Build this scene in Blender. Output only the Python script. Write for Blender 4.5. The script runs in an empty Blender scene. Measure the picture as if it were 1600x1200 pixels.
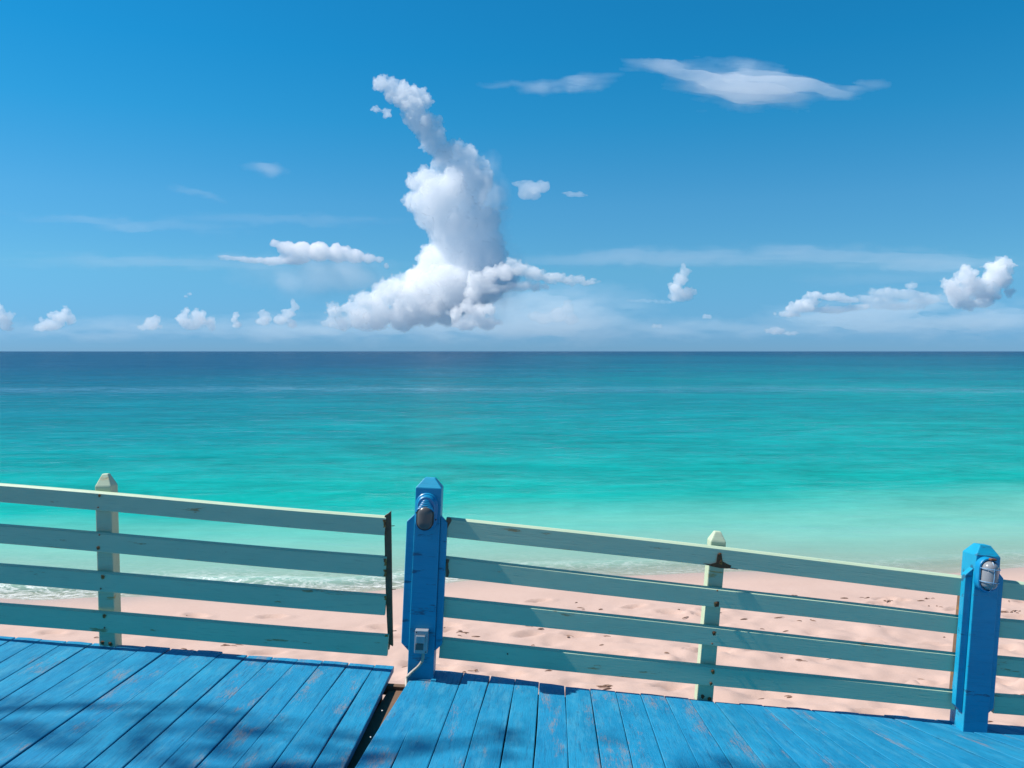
import bpy, bmesh, math, random
import numpy as np
from mathutils import Vector, Matrix

random.seed(7)
rng = np.random.default_rng(7)
SC = bpy.context.scene
COL = SC.collection

# ------------------------------------------------------------------ camera, sky, sun, exposure
F = 1300.0                       # focal length in pixels of the 1600 px wide photograph
PITCH = math.atan(51.0 / F)      # the horizon stands a little above the middle
CAM = Vector((0, 0, 3.4))        # metres above the water
cam_d = bpy.data.cameras.new('camera')
cam_d.sensor_width = 36.0
cam_d.lens = 36.0 * F / 1600.0
cam_d.clip_start = 0.05
cam_d.clip_end = 120000.0
cam = bpy.data.objects.new('camera', cam_d)
COL.objects.link(cam)
cam.location = CAM
cam.rotation_euler = (math.pi / 2 - PITCH, 0, 0)
SC.camera = cam

SUN = Vector((-0.600, 0.060, 0.80)).normalized()     # towards the sun: left, in the plane of the railing
SUN_EL = math.asin(SUN.z)
SUN_AZ = math.atan2(SUN.x, SUN.y)

world = bpy.data.worlds.new('World')
SC.world = world
world.use_nodes = True
wn = world.node_tree.nodes
wl = world.node_tree.links
wn.clear()
w_out = wn.new('ShaderNodeOutputWorld')
w_bg = wn.new('ShaderNodeBackground')
w_sky = wn.new('ShaderNodeTexSky')
w_sky.sky_type = 'NISHITA'
w_sky.sun_disc = False
w_sky.sun_elevation = SUN_EL
w_sky.sun_rotation = SUN_AZ
w_sky.altitude = 0
w_sky.air_density = 0.7
w_sky.dust_density = 0.0
w_sky.ozone_density = 6.0
# the humid tropical air: the same tint all round, by height above the horizon only
w_tc = wn.new('ShaderNodeTexCoord')
w_sep = wn.new('ShaderNodeSeparateXYZ')
w_rmp = wn.new('ShaderNodeValToRGB')
w_mul = wn.new('ShaderNodeMixRGB')
w_mul.blend_type = 'MULTIPLY'
w_mul.inputs['Fac'].default_value = 1.0
TINT = [(0.0, (0.245, 0.455, 0.76)), (0.0185, (0.275, 0.520, 0.795)), (0.038, (0.33, 0.615, 0.82)), (0.095, (0.46, 0.875, 0.89)),
        (0.17, (0.42, 1.03, 1.04)), (0.26, (0.19, 1.13, 1.18)), (0.33, (0.11, 1.16, 1.26)), (0.42, (0.10, 1.18, 1.32))]
els = w_rmp.color_ramp.elements
while len(els) < len(TINT): els.new(0.5)
for e, (p, c) in zip(els, TINT):
    e.position = p
    e.color = (c[0] / 1.5, c[1] / 1.5, c[2] / 1.5, 1)
w_bg.inputs['Strength'].default_value = 0.085
w_gain = wn.new('ShaderNodeMixRGB')
w_gain.blend_type = 'MULTIPLY'
w_gain.inputs['Fac'].default_value = 1.0
w_gain.inputs['Color2'].default_value = (1.5, 1.5, 1.5, 1)
wl.new(w_tc.outputs['Generated'], w_sep.inputs[0])
wl.new(w_sep.outputs['Z'], w_rmp.inputs[0])
wl.new(w_sky.outputs[0], w_mul.inputs['Color1'])
wl.new(w_rmp.outputs[0], w_mul.inputs['Color2'])
wl.new(w_mul.outputs[0], w_gain.inputs['Color1'])
wl.new(w_gain.outputs[0], w_bg.inputs['Color'])
wl.new(w_bg.outputs[0], w_out.inputs['Surface'])

sun_d = bpy.data.lights.new('sun', 'SUN')
sun_d.energy = 5.0
sun_d.angle = math.radians(0.53)
sun_d.color = (1.0, 0.955, 0.89)
sun = bpy.data.objects.new('sun', sun_d)
COL.objects.link(sun)
sun.location = (-30, 0, 40)
sun.rotation_euler = SUN.to_track_quat('Z', 'Y').to_euler()

SC.view_settings.view_transform = 'Standard'
SC.view_settings.look = 'None'
SC.view_settings.gamma = 1.0
SC.view_settings.exposure = 0.50
SC.view_settings.use_curve_mapping = False
SC.cycles.use_denoising = True
SC.cycles.max_bounces = 64
SC.cycles.volume_bounces = 64
SC.cycles.diffuse_bounces = 4
SC.cycles.glossy_bounces = 3
SC.cycles.transparent_max_bounces = 160
SC.cycles.caustics_reflective = False
SC.cycles.caustics_refractive = False

# ------------------------------------------------------------------ helpers
def tag(o, label=None, cat=None, group=None, kind=None):
    if label: o['label'] = label
    if cat: o['category'] = cat
    if group: o['group'] = group
    if kind: o['kind'] = kind
    return o

def empty(name, loc=(0, 0, 0)):
    o = bpy.data.objects.new(name, None)
    o.empty_display_size = 0.1
    COL.objects.link(o)
    o.location = loc
    return o

def link(name, me, mat, parent=None, matrix=None):
    o = bpy.data.objects.new(name, me)
    COL.objects.link(o)
    if mat is not None and not me.materials:
        me.materials.append(mat)
    if parent is not None:
        o.parent = parent
        bpy.context.view_layer.update() if False else None
    if matrix is not None:
        o.matrix_basis = matrix
    return o

def bm_mesh(bm, name, smooth=False):
    me = bpy.data.meshes.new(name)
    bmesh.ops.recalc_face_normals(bm, faces=bm.faces)
    bm.to_mesh(me)
    bm.free()
    if smooth:
        for p in me.polygons: p.use_smooth = True
    return me

def bm_bevel(bm, w, seg=2):
    bmesh.ops.bevel(bm, geom=list(bm.edges), offset=w, segments=seg, profile=0.6, affect='EDGES', clamp_overlap=True)

def prism(poly, h0, h1, axis='z'):
    """closed prism over a polygon given in two axes, extruded along the third"""
    bm = bmesh.new()
    def P(a, b, c):
        return {'z': (a, b, c), 'y': (a, c, b), 'x': (c, a, b)}[axis]
    lo = [bm.verts.new(P(a, b, h0)) for a, b in poly]
    hi = [bm.verts.new(P(a, b, h1)) for a, b in poly]
    bm.faces.new(lo); bm.faces.new(hi)
    n = len(poly)
    for i in range(n):
        bm.faces.new((lo[i], lo[(i + 1) % n], hi[(i + 1) % n], hi[i]))
    return bm

def box(x0, x1, y0, y1, z0, z1):
    return prism([(x0, y0), (x1, y0), (x1, y1), (x0, y1)], z0, z1)

def tube(pts, rad, seg=10):
    """round tube through points, radius number or list"""
    bm = bmesh.new()
    pts = [Vector(p) for p in pts]
    rings = []
    up = Vector((0.13, 0.21, 0.97))
    for i, p in enumerate(pts):
        t = (pts[min(i + 1, len(pts) - 1)] - pts[max(i - 1, 0)]).normalized()
        a = t.cross(up)
        if a.length < 1e-3: a = t.cross(Vector((1, 0, 0)))
        a.normalize()
        b = t.cross(a)
        r = rad[i] if isinstance(rad, (list, tuple)) else rad
        rings.append([bm.verts.new(p + (a * math.cos(k * math.tau / seg) + b * math.sin(k * math.tau / seg)) * r) for k in range(seg)])
    for i in range(len(rings) - 1):
        for k in range(seg):
            bm.faces.new((rings[i][k], rings[i][(k + 1) % seg], rings[i + 1][(k + 1) % seg], rings[i + 1][k]))
    bm.faces.new(rings[0]); bm.faces.new(rings[-1])
    return bm

def cam_point(px, py, D):
    """the point seen at a pixel of the photograph, D metres ahead of the camera"""
    x = (px - 800.0) / F
    y = (py - 600.0) / F
    return CAM + D * (x * Vector((1, 0, 0)) + y * Vector((0, -math.sin(PITCH), -math.cos(PITCH))) + Vector((0, math.cos(PITCH), -math.sin(PITCH))))

# the deck is one gently tilted plane, 1.93 m under the camera and 5.25 m away at the railing
DN = (0.07, -1.0, 0.0)
DC = 5.25 * (DN[0] * (1103 - 800) / F - (1100 - 600) / F)
def deck_depth(px, py):
    return DC / (DN[0] * (px - 800.0) / F + DN[1] * (py - 600.0) / F + DN[2])
def deck_point(px, py):
    return cam_point(px, py, deck_depth(px, py))
DECK_N = (Vector((DN[0], 0, 0)) + DN[1] * Vector((0, -math.sin(PITCH), -math.cos(PITCH)))).normalized()

# value noise on numpy arrays
def vnoise(x, y, seed=0):
    r = np.random.default_rng(seed).random((256, 256))
    xi = np.floor(x).astype(int); yi = np.floor(y).astype(int)
    fx = x - xi; fy = y - yi
    fx = fx * fx * (3 - 2 * fx); fy = fy * fy * (3 - 2 * fy)
    a = r[xi & 255, yi & 255]; b = r[(xi + 1) & 255, yi & 255]
    c = r[xi & 255, (yi + 1) & 255]; d = r[(xi + 1) & 255, (yi + 1) & 255]
    return (a * (1 - fx) + b * fx) * (1 - fy) + (c * (1 - fx) + d * fx) * fy - 0.5
def fbm(x, y, seed=0, octv=4):
    s = np.zeros_like(x); amp = 1.0
    for o in range(octv):
        s += amp * vnoise(x * 2 ** o + 17.3 * o, y * 2 ** o - 9.1 * o, seed + o); amp *= 0.5
    return s

# ------------------------------------------------------------------ materials
class Mat:
    def __init__(self, name):
        self.m = bpy.data.materials.new(name)
        self.m.use_nodes = True
        self.n = self.m.node_tree.nodes
        self.l = self.m.node_tree.links
        self.n.clear()
        self.out = self.n.new('ShaderNodeOutputMaterial')
    def node(self, t, **kw):
        n = self.n.new(t)
        for k, v in kw.items():
            if k.startswith('_'): setattr(n, k[1:], v)
        for k, v in kw.items():
            if not k.startswith('_'):
                key = int(k[1:]) if (k[0] == 'i' and k[1:].isdigit()) else k.replace('__', ' ')
                if isinstance(v, bpy.types.NodeSocket): self.l.new(v, n.inputs[key])
                else: n.inputs[key].default_value = v
        return n
    def math(self, op, a, b=None, c=None, clamp=False):
        n = self.n.new('ShaderNodeMath'); n.operation = op; n.use_clamp = clamp
        for i, v in enumerate((a, b, c)):
            if v is None: continue
            if isinstance(v, bpy.types.NodeSocket): self.l.new(v, n.inputs[i])
            else: n.inputs[i].default_value = v
        return n.outputs[0]
    def mix(self, fac, a, b, mode='MIX'):
        n = self.n.new('ShaderNodeMixRGB'); n.blend_type = mode
        for k, v in (('Fac', fac), ('Color1', a), ('Color2', b)):
            if isinstance(v, bpy.types.NodeSocket): self.l.new(v, n.inputs[k])
            elif k == 'Fac': n.inputs[k].default_value = v
            else: n.inputs[k].default_value = (*v, 1) if len(v) == 3 else v
        return n.outputs[0]
    def ramp(self, fac, stops, interp='LINEAR'):
        n = self.n.new('ShaderNodeValToRGB')
        n.color_ramp.interpolation = interp
        e = n.color_ramp.elements
        while len(e) < len(stops): e.new(0.5)
        for i, (p, c) in enumerate(stops):
            e[i].position = p
            e[i].color = (c, c, c, 1) if isinstance(c, (int, float)) else (*c, 1)
        self.l.new(fac, n.inputs[0])
        return n.outputs[0]
    def coords(self, scale=(1, 1, 1), rand=True, kind='Object'):
        tc = self.n.new('ShaderNodeTexCoord')
        mp = self.n.new('ShaderNodeMapping')
        self.l.new(tc.outputs[kind], mp.inputs['Vector'])
        mp.inputs['Scale'].default_value = scale
        if rand:
            oi = self.n.new('ShaderNodeObjectInfo')
            v = self.n.new('ShaderNodeCombineXYZ')
            for i, k in enumerate((91.0, 57.0, 33.0)):
                self.l.new(self.math('MULTIPLY', oi.outputs['Random'], k), v.inputs[i])
            self.l.new(v.outputs[0], mp.inputs['Location'])
        return mp.outputs[0]
    def noise(self, vec, scale, detail=4, rough=0.55, dist=0.0):
        return self.node('ShaderNodeTexNoise', Vector=vec, Scale=scale, Detail=detail, Roughness=rough, Distortion=dist).outputs[0]
    def bump(self, h, strength, dist, normal=None):
        n = self.node('ShaderNodeBump', Height=h, Strength=strength, Distance=dist)
        if normal is not None: self.l.new(normal, n.inputs['Normal'])
        return n.outputs[0]
    def principled(self, color, rough=0.5, normal=None, spec=0.5, metal=0.0):
        b = self.n.new('ShaderNodeBsdfPrincipled')
        for k, v in (('Base Color', color), ('Roughness', rough), ('Metallic', metal), ('Specular IOR Level', spec)):
            if isinstance(v, bpy.types.NodeSocket): self.l.new(v, b.inputs[k])
            elif k == 'Base Color': b.inputs[k].default_value = (*v, 1)
            else: b.inputs[k].default_value = v
        if normal is not None: self.l.new(normal, b.inputs['Normal'])
        self.l.new(b.outputs[0], self.out.inputs['Surface'])
        return b

def mat_deck():
    m = Mat('blue_deck_paint')
    grain = m.noise(m.coords((14, 0.9, 14)), 6.0, 6, 0.65)
    fine = m.noise(m.coords((60, 2.2, 60)), 5.0, 4, 0.6)
    blot = m.noise(m.coords((2.6, 1.2, 2.6)), 2.2, 5, 0.62)
    oi = m.n.new('ShaderNodeObjectInfo')
    base = m.mix(m.ramp(blot, [(0.32, 0.0), (0.68, 1.0)]), (0.001, 0.150, 0.290), (0.012, 0.235, 0.405))
    base = m.mix(m.math('MULTIPLY', oi.outputs['Random'], 0.40), base, (0.004, 0.185, 0.375))
    # sun-faded, chalky paint where feet pass
    fade = m.noise(m.coords((7, 1.6, 7)), 2.6, 6, 0.7)
    base = m.mix(m.ramp(fade, [(0.50, 0.0), (0.70, 0.55)]), base, (0.060, 0.275, 0.405))
    dirt = m.ramp(grain, [(0.30, 1.0), (0.45, 0.0)])
    base = m.mix(m.math('MULTIPLY', dirt, 0.60), base, (0.003, 0.060, 0.135))
    scr = m.ramp(fine, [(0.30, 1.0), (0.40, 0.0)])
    base = m.mix(m.math('MULTIPLY', scr, 0.50), base, (0.008, 0.045, 0.090))
    smudge = m.ramp(m.noise(m.coords((9, 5, 9)), 3.0, 5, 0.7), [(0.60, 0.0), (0.72, 1.0)])
    base = m.mix(m.math('MULTIPLY', smudge, 0.45), base, (0.004, 0.070, 0.150))
    # paint worn to grey-brown timber in ragged patches that follow the grain
    patch = m.math('ADD', m.noise(m.coords((2.4, 0.75, 2.4)), 2.4, 5, 0.6), m.math('MULTIPLY', m.math('SUBTRACT', oi.outputs['Random'], 0.5), 0.09))
    ragged = m.noise(m.coords((34, 5, 34)), 4.0, 5, 0.7)
    wear = m.math('ADD', m.math('MULTIPLY', patch, 0.70), m.math('MULTIPLY', ragged, 0.38))
    wear = m.ramp(wear, [(0.610, 0.0), (0.70, 1.0)])
    wood = m.mix(ragged, (0.16, 0.125, 0.115), (0.30, 0.235, 0.205))
    base = m.mix(m.math('MULTIPLY', wear, 0.62), base, wood)
    h = m.math('ADD', m.math('MULTIPLY', grain, 0.6), m.math('MULTIPLY', fine, 0.5))
    h = m.math('SUBTRACT', h, m.math('MULTIPLY', wear, 0.25))
    m.principled(base, m.ramp(grain, [(0.3, 0.65), (0.7, 0.50)]), m.bump(h, 0.6, 0.006), 0.35)
    return m.m

def mat_paint(name, a, b, wood_lo, wood_hi, wear_at=0.66, rough=0.5):
    """weathered paint on a board that runs along its own X, worn to timber in places"""
    m = Mat(name)
    blot = m.noise(m.coords((0.8, 3, 3)), 2.6, 4, 0.6)
    grain = m.noise(m.coords((1.4, 30, 30)), 5.0, 5, 0.65)
    base = m.mix(m.ramp(blot, [(0.3, 0.0), (0.7, 1.0)]), a, b)
    base = m.mix(m.ramp(grain, [(0.30, 0.30), (0.45, 0.0)]), base, tuple(v * 0.45 for v in a))
    patch = m.noise(m.coords((1.1, 7, 7)), 2.2, 3, 0.5)
    rag = m.noise(m.coords((6, 34, 34)), 3.5, 5, 0.7)
    wear = m.ramp(m.math('ADD', m.math('MULTIPLY', patch, 0.75), m.math('MULTIPLY', rag, 0.3)), [(wear_at, 0.0), (wear_at + 0.03, 1.0)])
    wood = m.mix(rag, wood_lo, wood_hi)
    base = m.mix(m.math('MULTIPLY', wear, 0.85), base, wood)
    h = m.math('SUBTRACT', grain, m.math('MULTIPLY', wear, 0.4))
    m.principled(base, rough, m.bump(h, 0.5, 0.004), 0.4)
    return m.m

def mat_simple(name, col, rough=0.5, var=0.25, scale=18.0, metal=0.0, spec=0.5, bump=0.2, second=None, thr=0.6):
    m = Mat(name)
    c = m.coords()
    n = m.noise(c, scale, 5, 0.6)
    base = m.mix(n, tuple(v * (1 - var) for v in col), tuple(min(1, v * (1 + var)) for v in col))
    if second is not None:
        n2 = m.noise(c, scale * 0.6, 5, 0.65)
        base = m.mix(m.ramp(n2, [(thr, 0.0), (thr + 0.06, 1.0)]), base, second)
    m.principled(base, rough, m.bump(n, bump, 0.004), spec, metal)
    return m.m

M = {}
M['deck'] = mat_deck()
M['rail'] = mat_paint('seafoam_rail_paint', (0.415, 0.525, 0.365), (0.465, 0.570, 0.395), (0.30, 0.16, 0.05), (0.42, 0.25, 0.10), 0.65, 0.55)
M['post'] = mat_paint('seafoam_post_paint', (0.42, 0.50, 0.34), (0.48, 0.56, 0.39), (0.36, 0.22, 0.06), (0.48, 0.32, 0.10), 0.66, 0.55)
M['blue_post'] = mat_paint('gloss_blue_post_paint', (0.002, 0.245, 0.405), (0.008, 0.295, 0.470), (0.01, 0.06, 0.12), (0.03, 0.12, 0.20), 0.635, 0.45)
M['blue_lamp'] = mat_simple('painted_lamp_casting', (0.003, 0.215, 0.410), 0.35, 0.12, 30, second=(0.004, 0.05, 0.11), thr=0.70)
M['batten'] = mat_simple('rotten_dark_timber', (0.15, 0.085, 0.048), 0.85, 0.6, 25, bump=0.7, second=(0.28, 0.13, 0.03), thr=0.60)
M['rust'] = mat_simple('iron_rust', (0.16, 0.055, 0.02), 0.9, 0.5, 60, bump=0.5, second=(0.30, 0.11, 0.03), thr=0.60)
M['rust_stain'] = mat_simple('rust_streak', (0.36, 0.15, 0.035), 0.9, 0.5, 45, bump=0.1, second=(0.14, 0.04, 0.015), thr=0.50)
M['dark'] = mat_simple('black_rubber_seal', (0.012, 0.013, 0.015), 0.5, 0.2, 30)
M['joist'] = mat_simple('dark_joist_timber', (0.13, 0.075, 0.045), 0.85, 0.4, 14, bump=0.6)  # dark brown timber, its own colour
M['grey_metal'] = mat_simple('weathered_grey_box', (0.36, 0.38, 0.40), 0.42, 0.2, 40, metal=0.35, bump=0.25, second=(0.05, 0.13, 0.22), thr=0.62)
M['conduit'] = mat_simple('bare_conduit', (0.40, 0.34, 0.28), 0.55, 0.25, 50, bump=0.3, second=(0.30, 0.13, 0.05), thr=0.58)
M['cage'] = mat_simple('painted_wire_cage', (0.16, 0.32, 0.48), 0.4, 0.1, 40)

def mat_glass(name, col, rough, trans):
    m = Mat(name)
    b = m.principled(col, rough, None, 0.6)
    b.inputs['Transmission Weight'].default_value = trans
    b.inputs['IOR'].default_value = 1.45
    return m.m
M['smoked_glass'] = mat_glass('smoked_lens', (0.085, 0.080, 0.076), 0.30, 0.0)
M['clear_glass'] = mat_glass('frosted_jar_glass', (0.56, 0.57, 0.60), 0.20, 0.6)

# ------------------------------------------------------------------ beach and sea
def shore_y(x):
    return 12.25 + 0.115 * x + 0.22 * np.sin(x * 0.55 + 0.6) + 0.10 * np.sin(x * 1.5 + 2.0)

def sand_base(x, y):
    xs = np.clip(x, -60, 60)
    d = shore_y(xs) - y                      # metres inland of the waterline
    dry = 0.075 * d + 0.0016 * d * d
    dry = np.where(d > 11, 0.075 * 11 + 0.0016 * 121 + 0.9 * (1 - np.exp(-(d - 11) / 25)), dry)
    wet = 0.070 * d
    wet = np.where(d < -30, -2.1 - 0.035 * (-d - 30), wet)
    return np.where(d > 0, dry, np.maximum(wet, -9.0))

fx = np.arange(-12, 13.001, 0.05)
xs = np.concatenate([-np.geomspace(12.3, 3000, 26)[::-1], fx, np.geomspace(13.3, 3000, 26)])
fy = np.arange(5.4, 15.2, 0.05)
ys = np.concatenate([-np.geomspace(3, 3000, 18)[::-1], np.arange(-2, 5.4, 0.4), fy, np.geomspace(15.4, 2500, 44)])

def grid_mesh(name, xs, ys, zf):
    X, Y = np.meshgrid(xs, ys)
    Z = zf(X, Y)
    me = bpy.data.meshes.new(name)
    nx, ny = len(xs), len(ys)
    co = np.stack([X, Y, Z], -1).reshape(-1, 3).astype(np.float32)
    idx = np.arange(nx * ny).reshape(ny, nx)
    q = np.stack([idx[:-1, :-1], idx[:-1, 1:], idx[1:, 1:], idx[1:, :-1]], -1).reshape(-1, 4)
    me.vertices.add(len(co)); me.vertices.foreach_set('co', co.ravel())
    me.loops.add(q.size); me.loops.foreach_set('vertex_index', q.ravel().astype(np.int32))
    me.polygons.add(len(q)); me.polygons.foreach_set('loop_start', np.arange(0, q.size, 4, dtype=np.int32))
    me.polygons.foreach_set('use_smooth', np.ones(len(q), dtype=bool))
    me.update(calc_edges=True)
    return me, X, Y, Z

def sand_height(X, Y):
    Z = sand_base(X, Y)
    d = shore_y(np.clip(X, -60, 60)) - Y
    near = ((np.abs(X) < 16) & (Y > 4) & (Y < 16)).astype(float)
    rough = np.clip((d - 1.3) / 3.2, 0, 1) * near
    # trampled dry sand: soft hummocks, then sharper dents
    Z = Z + rough * (0.075 * fbm(X * 1.3, Y * 1.6, 11, 3) + 0.048 * fbm(X * 4.5, Y * 5.0, 23, 3))
    dents = fbm(X * 3.6, Y * 4.2, 41, 2)
    Z = Z - rough * 0.10 * np.clip(dents - 0.16, 0, 1)
    Z = Z + near * 0.012 * fbm(X * 0.8, Y * 0.8, 31, 2)
    # footprints strung out along the beach
    r = np.random.default_rng(5)
    for k in range(260):
        cx = r.uniform(-10, 12); cy = r.uniform(6.0, 11.2)
        if float(shore_y(np.array(cx))) - cy < 1.3: continue
        if r.random() < 0.45 and cx < 1: continue
        a = r.uniform(-0.6, 0.6)
        dx = (X - cx) * math.cos(a) + (Y - cy) * math.sin(a)
        dy = -(X - cx) * math.sin(a) + (Y - cy) * math.cos(a)
        q = (dx / 0.15) ** 2 + (dy / 0.065) ** 2
        Z = Z - 0.056 * np.exp(-q * q) + 0.020 * np.exp(-((np.sqrt(q) - 1.5) / 0.35) ** 2)
    return Z

def mat_sand():
    m = Mat('pink_sand')
    tc = m.n.new('ShaderNodeTexCoord').outputs['Object']
    g = m.noise(tc, 260, 3, 0.6)
    p = m.noise(tc, 1.1, 5, 0.6)
    f = m.noise(tc, 9, 5, 0.6)
    base = m.mix(p, (0.435, 0.298, 0.244), (0.510, 0.366, 0.309))
    base = m.mix(m.ramp(g, [(0.30, 0.35), (0.5, 0.0)]), base, (0.33, 0.20, 0.16))
    base = m.mix(m.ramp(f, [(0.60, 0.0), (0.75, 0.30)]), base, (0.38, 0.245, 0.19))
    wet = m.node('ShaderNodeAttribute', _attribute_name='wet').outputs['Fac']
    base = m.mix(m.math('MULTIPLY', wet, 0.65), base, (0.38, 0.285, 0.235))
    m.l.new(wet, m.node('ShaderNodeMath').inputs[0])
    rough = m.math('SUBTRACT', 0.9, m.math('MULTIPLY', wet, 0.5))
    m.principled(base, rough, m.bump(m.math('ADD', m.math('MULTIPLY', g, 0.3), f), 0.35, 0.012), 0.3)
    return m.m
M['sand'] = mat_sand()

me, X, Y, Z = grid_mesh('beach', xs, ys, sand_height)
d = shore_y(np.clip(X, -60, 60)) - Y + 0.25 * fbm(X * 1.5, Y * 0.3, 77, 3)
wet = np.clip(1 - (d - 0.15) / 0.75, 0, 1) * np.clip(1 + (d + 0.2) / 0.8, 0.25, 1)
at = me.attributes.new('wet', 'FLOAT', 'POINT'); at.data.foreach_set('value', wet.ravel().astype(np.float32))
beach = link('beach', me, M['sand']); tag(beach, kind='structure')
SAND_X, SAND_Y = X, Y

def mat_sea():
    m = Mat('sea_water')
    geo = m.n.new('ShaderNodeNewGeometry')
    pos = geo.outputs['Position']
    dep = m.node('ShaderNodeAttribute', _attribute_name='depth').outputs['Fac']
    sep = m.node('ShaderNodeSeparateXYZ', Vector=pos)
    # bands of deeper and shallower bottom, long along the shore
    mpb = m.node('ShaderNodeMapping', Vector=pos); mpb.inputs['Scale'].default_value = (0.012, 0.055, 1)
    band = m.noise(mpb.outputs[0], 1.0, 4, 0.55)
    mpc = m.node('ShaderNodeMapping', Vector=pos); mpc.inputs['Scale'].default_value = (0.10, 0.40, 1)
    band2 = m.noise(mpc.outputs[0], 1.0, 3, 0.5)
    lat = m.math('MULTIPLY', sep.outputs['X'], -0.012)
    mult = m.math('ADD', m.math('ADD', m.math('MULTIPLY', band, 1.1), m.math('MULTIPLY', band2, 0.5)), 0.20)
    mult = m.math('ADD', mult, m.math('MINIMUM', m.math('MAXIMUM', lat, -0.32), 0.60))
    deff = m.math('MULTIPLY', dep, m.math('MAXIMUM', mult, 0.25))
    t = m.math('DIVIDE', deff, m.math('ADD', deff, 2.0))
    body = m.ramp(t, [(0.0, (0.30, 0.46, 0.385)), (0.06, (0.22, 0.45, 0.375)), (0.12, (0.125, 0.42, 0.350)), (0.20, (0.006, 0.345, 0.300)),
                      (0.42, (0.0, 0.260, 0.265)), (0.58, (0.0, 0.185, 0.230)), (0.74, (0.0, 0.115, 0.185)), (0.86, (0.0, 0.066, 0.145)), (1.0, (0.0, 0.050, 0.130))])
    # wind ripples: several sizes, crests along the shore
    def waves(sx, sy, det, rough=0.55):
        mp = m.node('ShaderNodeMapping', Vector=pos); mp.inputs['Scale'].default_value = (sx, sy, 1)
        return m.noise(mp.outputs[0], 1.0, det, rough, 0.4)
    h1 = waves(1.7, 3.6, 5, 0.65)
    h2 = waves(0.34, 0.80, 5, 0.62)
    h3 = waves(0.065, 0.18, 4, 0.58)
    # light and dark of the wavelets, painted into the body colour from ripple noise
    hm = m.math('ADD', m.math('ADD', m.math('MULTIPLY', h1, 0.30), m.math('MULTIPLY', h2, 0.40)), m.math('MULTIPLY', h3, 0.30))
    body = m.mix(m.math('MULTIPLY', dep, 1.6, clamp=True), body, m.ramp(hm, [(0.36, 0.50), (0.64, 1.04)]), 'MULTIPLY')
    n1 = m.bump(h3, 1.0, 0.40)
    n2 = m.bump(h2, 1.0, 0.14, n1)
    nn = m.bump(h1, 1.0, 0.040, n2)
    # foam along the swash and thin streaks just outside it
    mpf = m.node('ShaderNodeMapping', Vector=pos); mpf.inputs['Scale'].default_value = (1.0, 2.2, 1)
    rid = m.math('ABSOLUTE', m.math('SUBTRACT', m.noise(mpf.outputs[0], 2.3, 5, 0.62, 1.2), 0.5))
    lace = m.ramp(rid, [(0.0, 1.0), (0.025, 0.35), (0.075, 0.0)])
    speck = m.ramp(m.noise(mpf.outputs[0], 7.0, 5, 0.7), [(0.50, 0.0), (0.62, 1.0)])
    foam_in = m.node('ShaderNodeAttribute', _attribute_name='foam').outputs['Fac']
    foam = m.math('MULTIPLY', foam_in, m.math('ADD', m.math('MULTIPLY', lace, 0.6), m.math('MULTIPLY', speck, 0.32)), clamp=True)
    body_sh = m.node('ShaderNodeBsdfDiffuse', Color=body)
    clear = m.node('ShaderNodeBsdfTransparent', Color=(0.86, 0.98, 0.94, 1))
    opac = m.math('SUBTRACT', 1.0, m.math('EXPONENT', m.math('MULTIPLY', dep, -11.0)))
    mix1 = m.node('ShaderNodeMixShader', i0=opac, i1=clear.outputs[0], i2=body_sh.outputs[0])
    glo = m.node('ShaderNodeBsdfGlossy', Color=(1, 1, 1, 1), Roughness=0.06, Normal=nn)
    fre = m.node('ShaderNodeFresnel', IOR=1.33, Normal=nn)
    # a wind-ruffled line some seventy metres out, broken into patches
    mpr = m.node('ShaderNodeMapping', Vector=pos); mpr.inputs['Scale'].default_value = (0.05, 0.02, 1)
    wobble = m.math('MULTIPLY', m.math('SUBTRACT', m.noise(mpr.outputs[0], 1.0, 4, 0.6), 0.5), 14.0)
    dy = m.math('DIVIDE', m.math('SUBTRACT', m.math('ADD', sep.outputs['Y'], wobble), 74.0), 6.0)
    line = m.math('EXPONENT', m.math('MULTIPLY', m.math('MULTIPLY', dy, dy), -1.0))
    mpq = m.node('ShaderNodeMapping', Vector=pos); mpq.inputs['Scale'].default_value = (0.35, 0.5, 1)
    line = m.math('MULTIPLY', line, m.ramp(m.noise(mpq.outputs[0], 1.0, 4, 0.65), [(0.35, 0.0), (0.62, 1.0)]))
    def fleck(sx, sy, lo, hi):
        mp = m.node('ShaderNodeMapping', Vector=pos); mp.inputs['Scale'].default_value = (sx, sy, 1)
        return m.ramp(m.noise(mp.outputs[0], 1.0, 4, 0.7, 0.3), [(lo, 0.0), (hi, 1.0)])
    fl = m.math('ADD', fleck(0.9, 2.6, 0.56, 0.66), m.math('MULTIPLY', fleck(0.30, 0.75, 0.55, 0.66), 0.8))  # glints on wavelets, painted in as noise flecks of stronger reflection
    mpw = m.node('ShaderNodeMapping', Vector=pos); mpw.inputs['Scale'].default_value = (0.05, 0.03, 1)
    wind = m.ramp(m.noise(mpw.outputs[0], 1.0, 3, 0.5), [(0.38, 0.25), (0.62, 1.0)])
    line = m.math('ADD', line, m.math('MULTIPLY', m.math('MULTIPLY', fl, wind), m.math('MULTIPLY', dep, 0.55, clamp=True)), clamp=True)
    fac = m.math('MULTIPLY', fre.outputs[0], m.math('ADD', 0.24, m.math('MULTIPLY', line, 0.62)), clamp=True)
    mix2 = m.node('ShaderNodeMixShader', i0=fac, i1=mix1.outputs[0], i2=glo.outputs[0])
    white = m.node('ShaderNodeBsdfDiffuse', Color=(0.80, 0.80, 0.79, 1))
    mix3 = m.node('ShaderNodeMixShader', i0=foam, i1=mix2.outputs[0], i2=white.outputs[0])
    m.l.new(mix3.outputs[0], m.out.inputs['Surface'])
    return m.m
M['sea'] = mat_sea()

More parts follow.
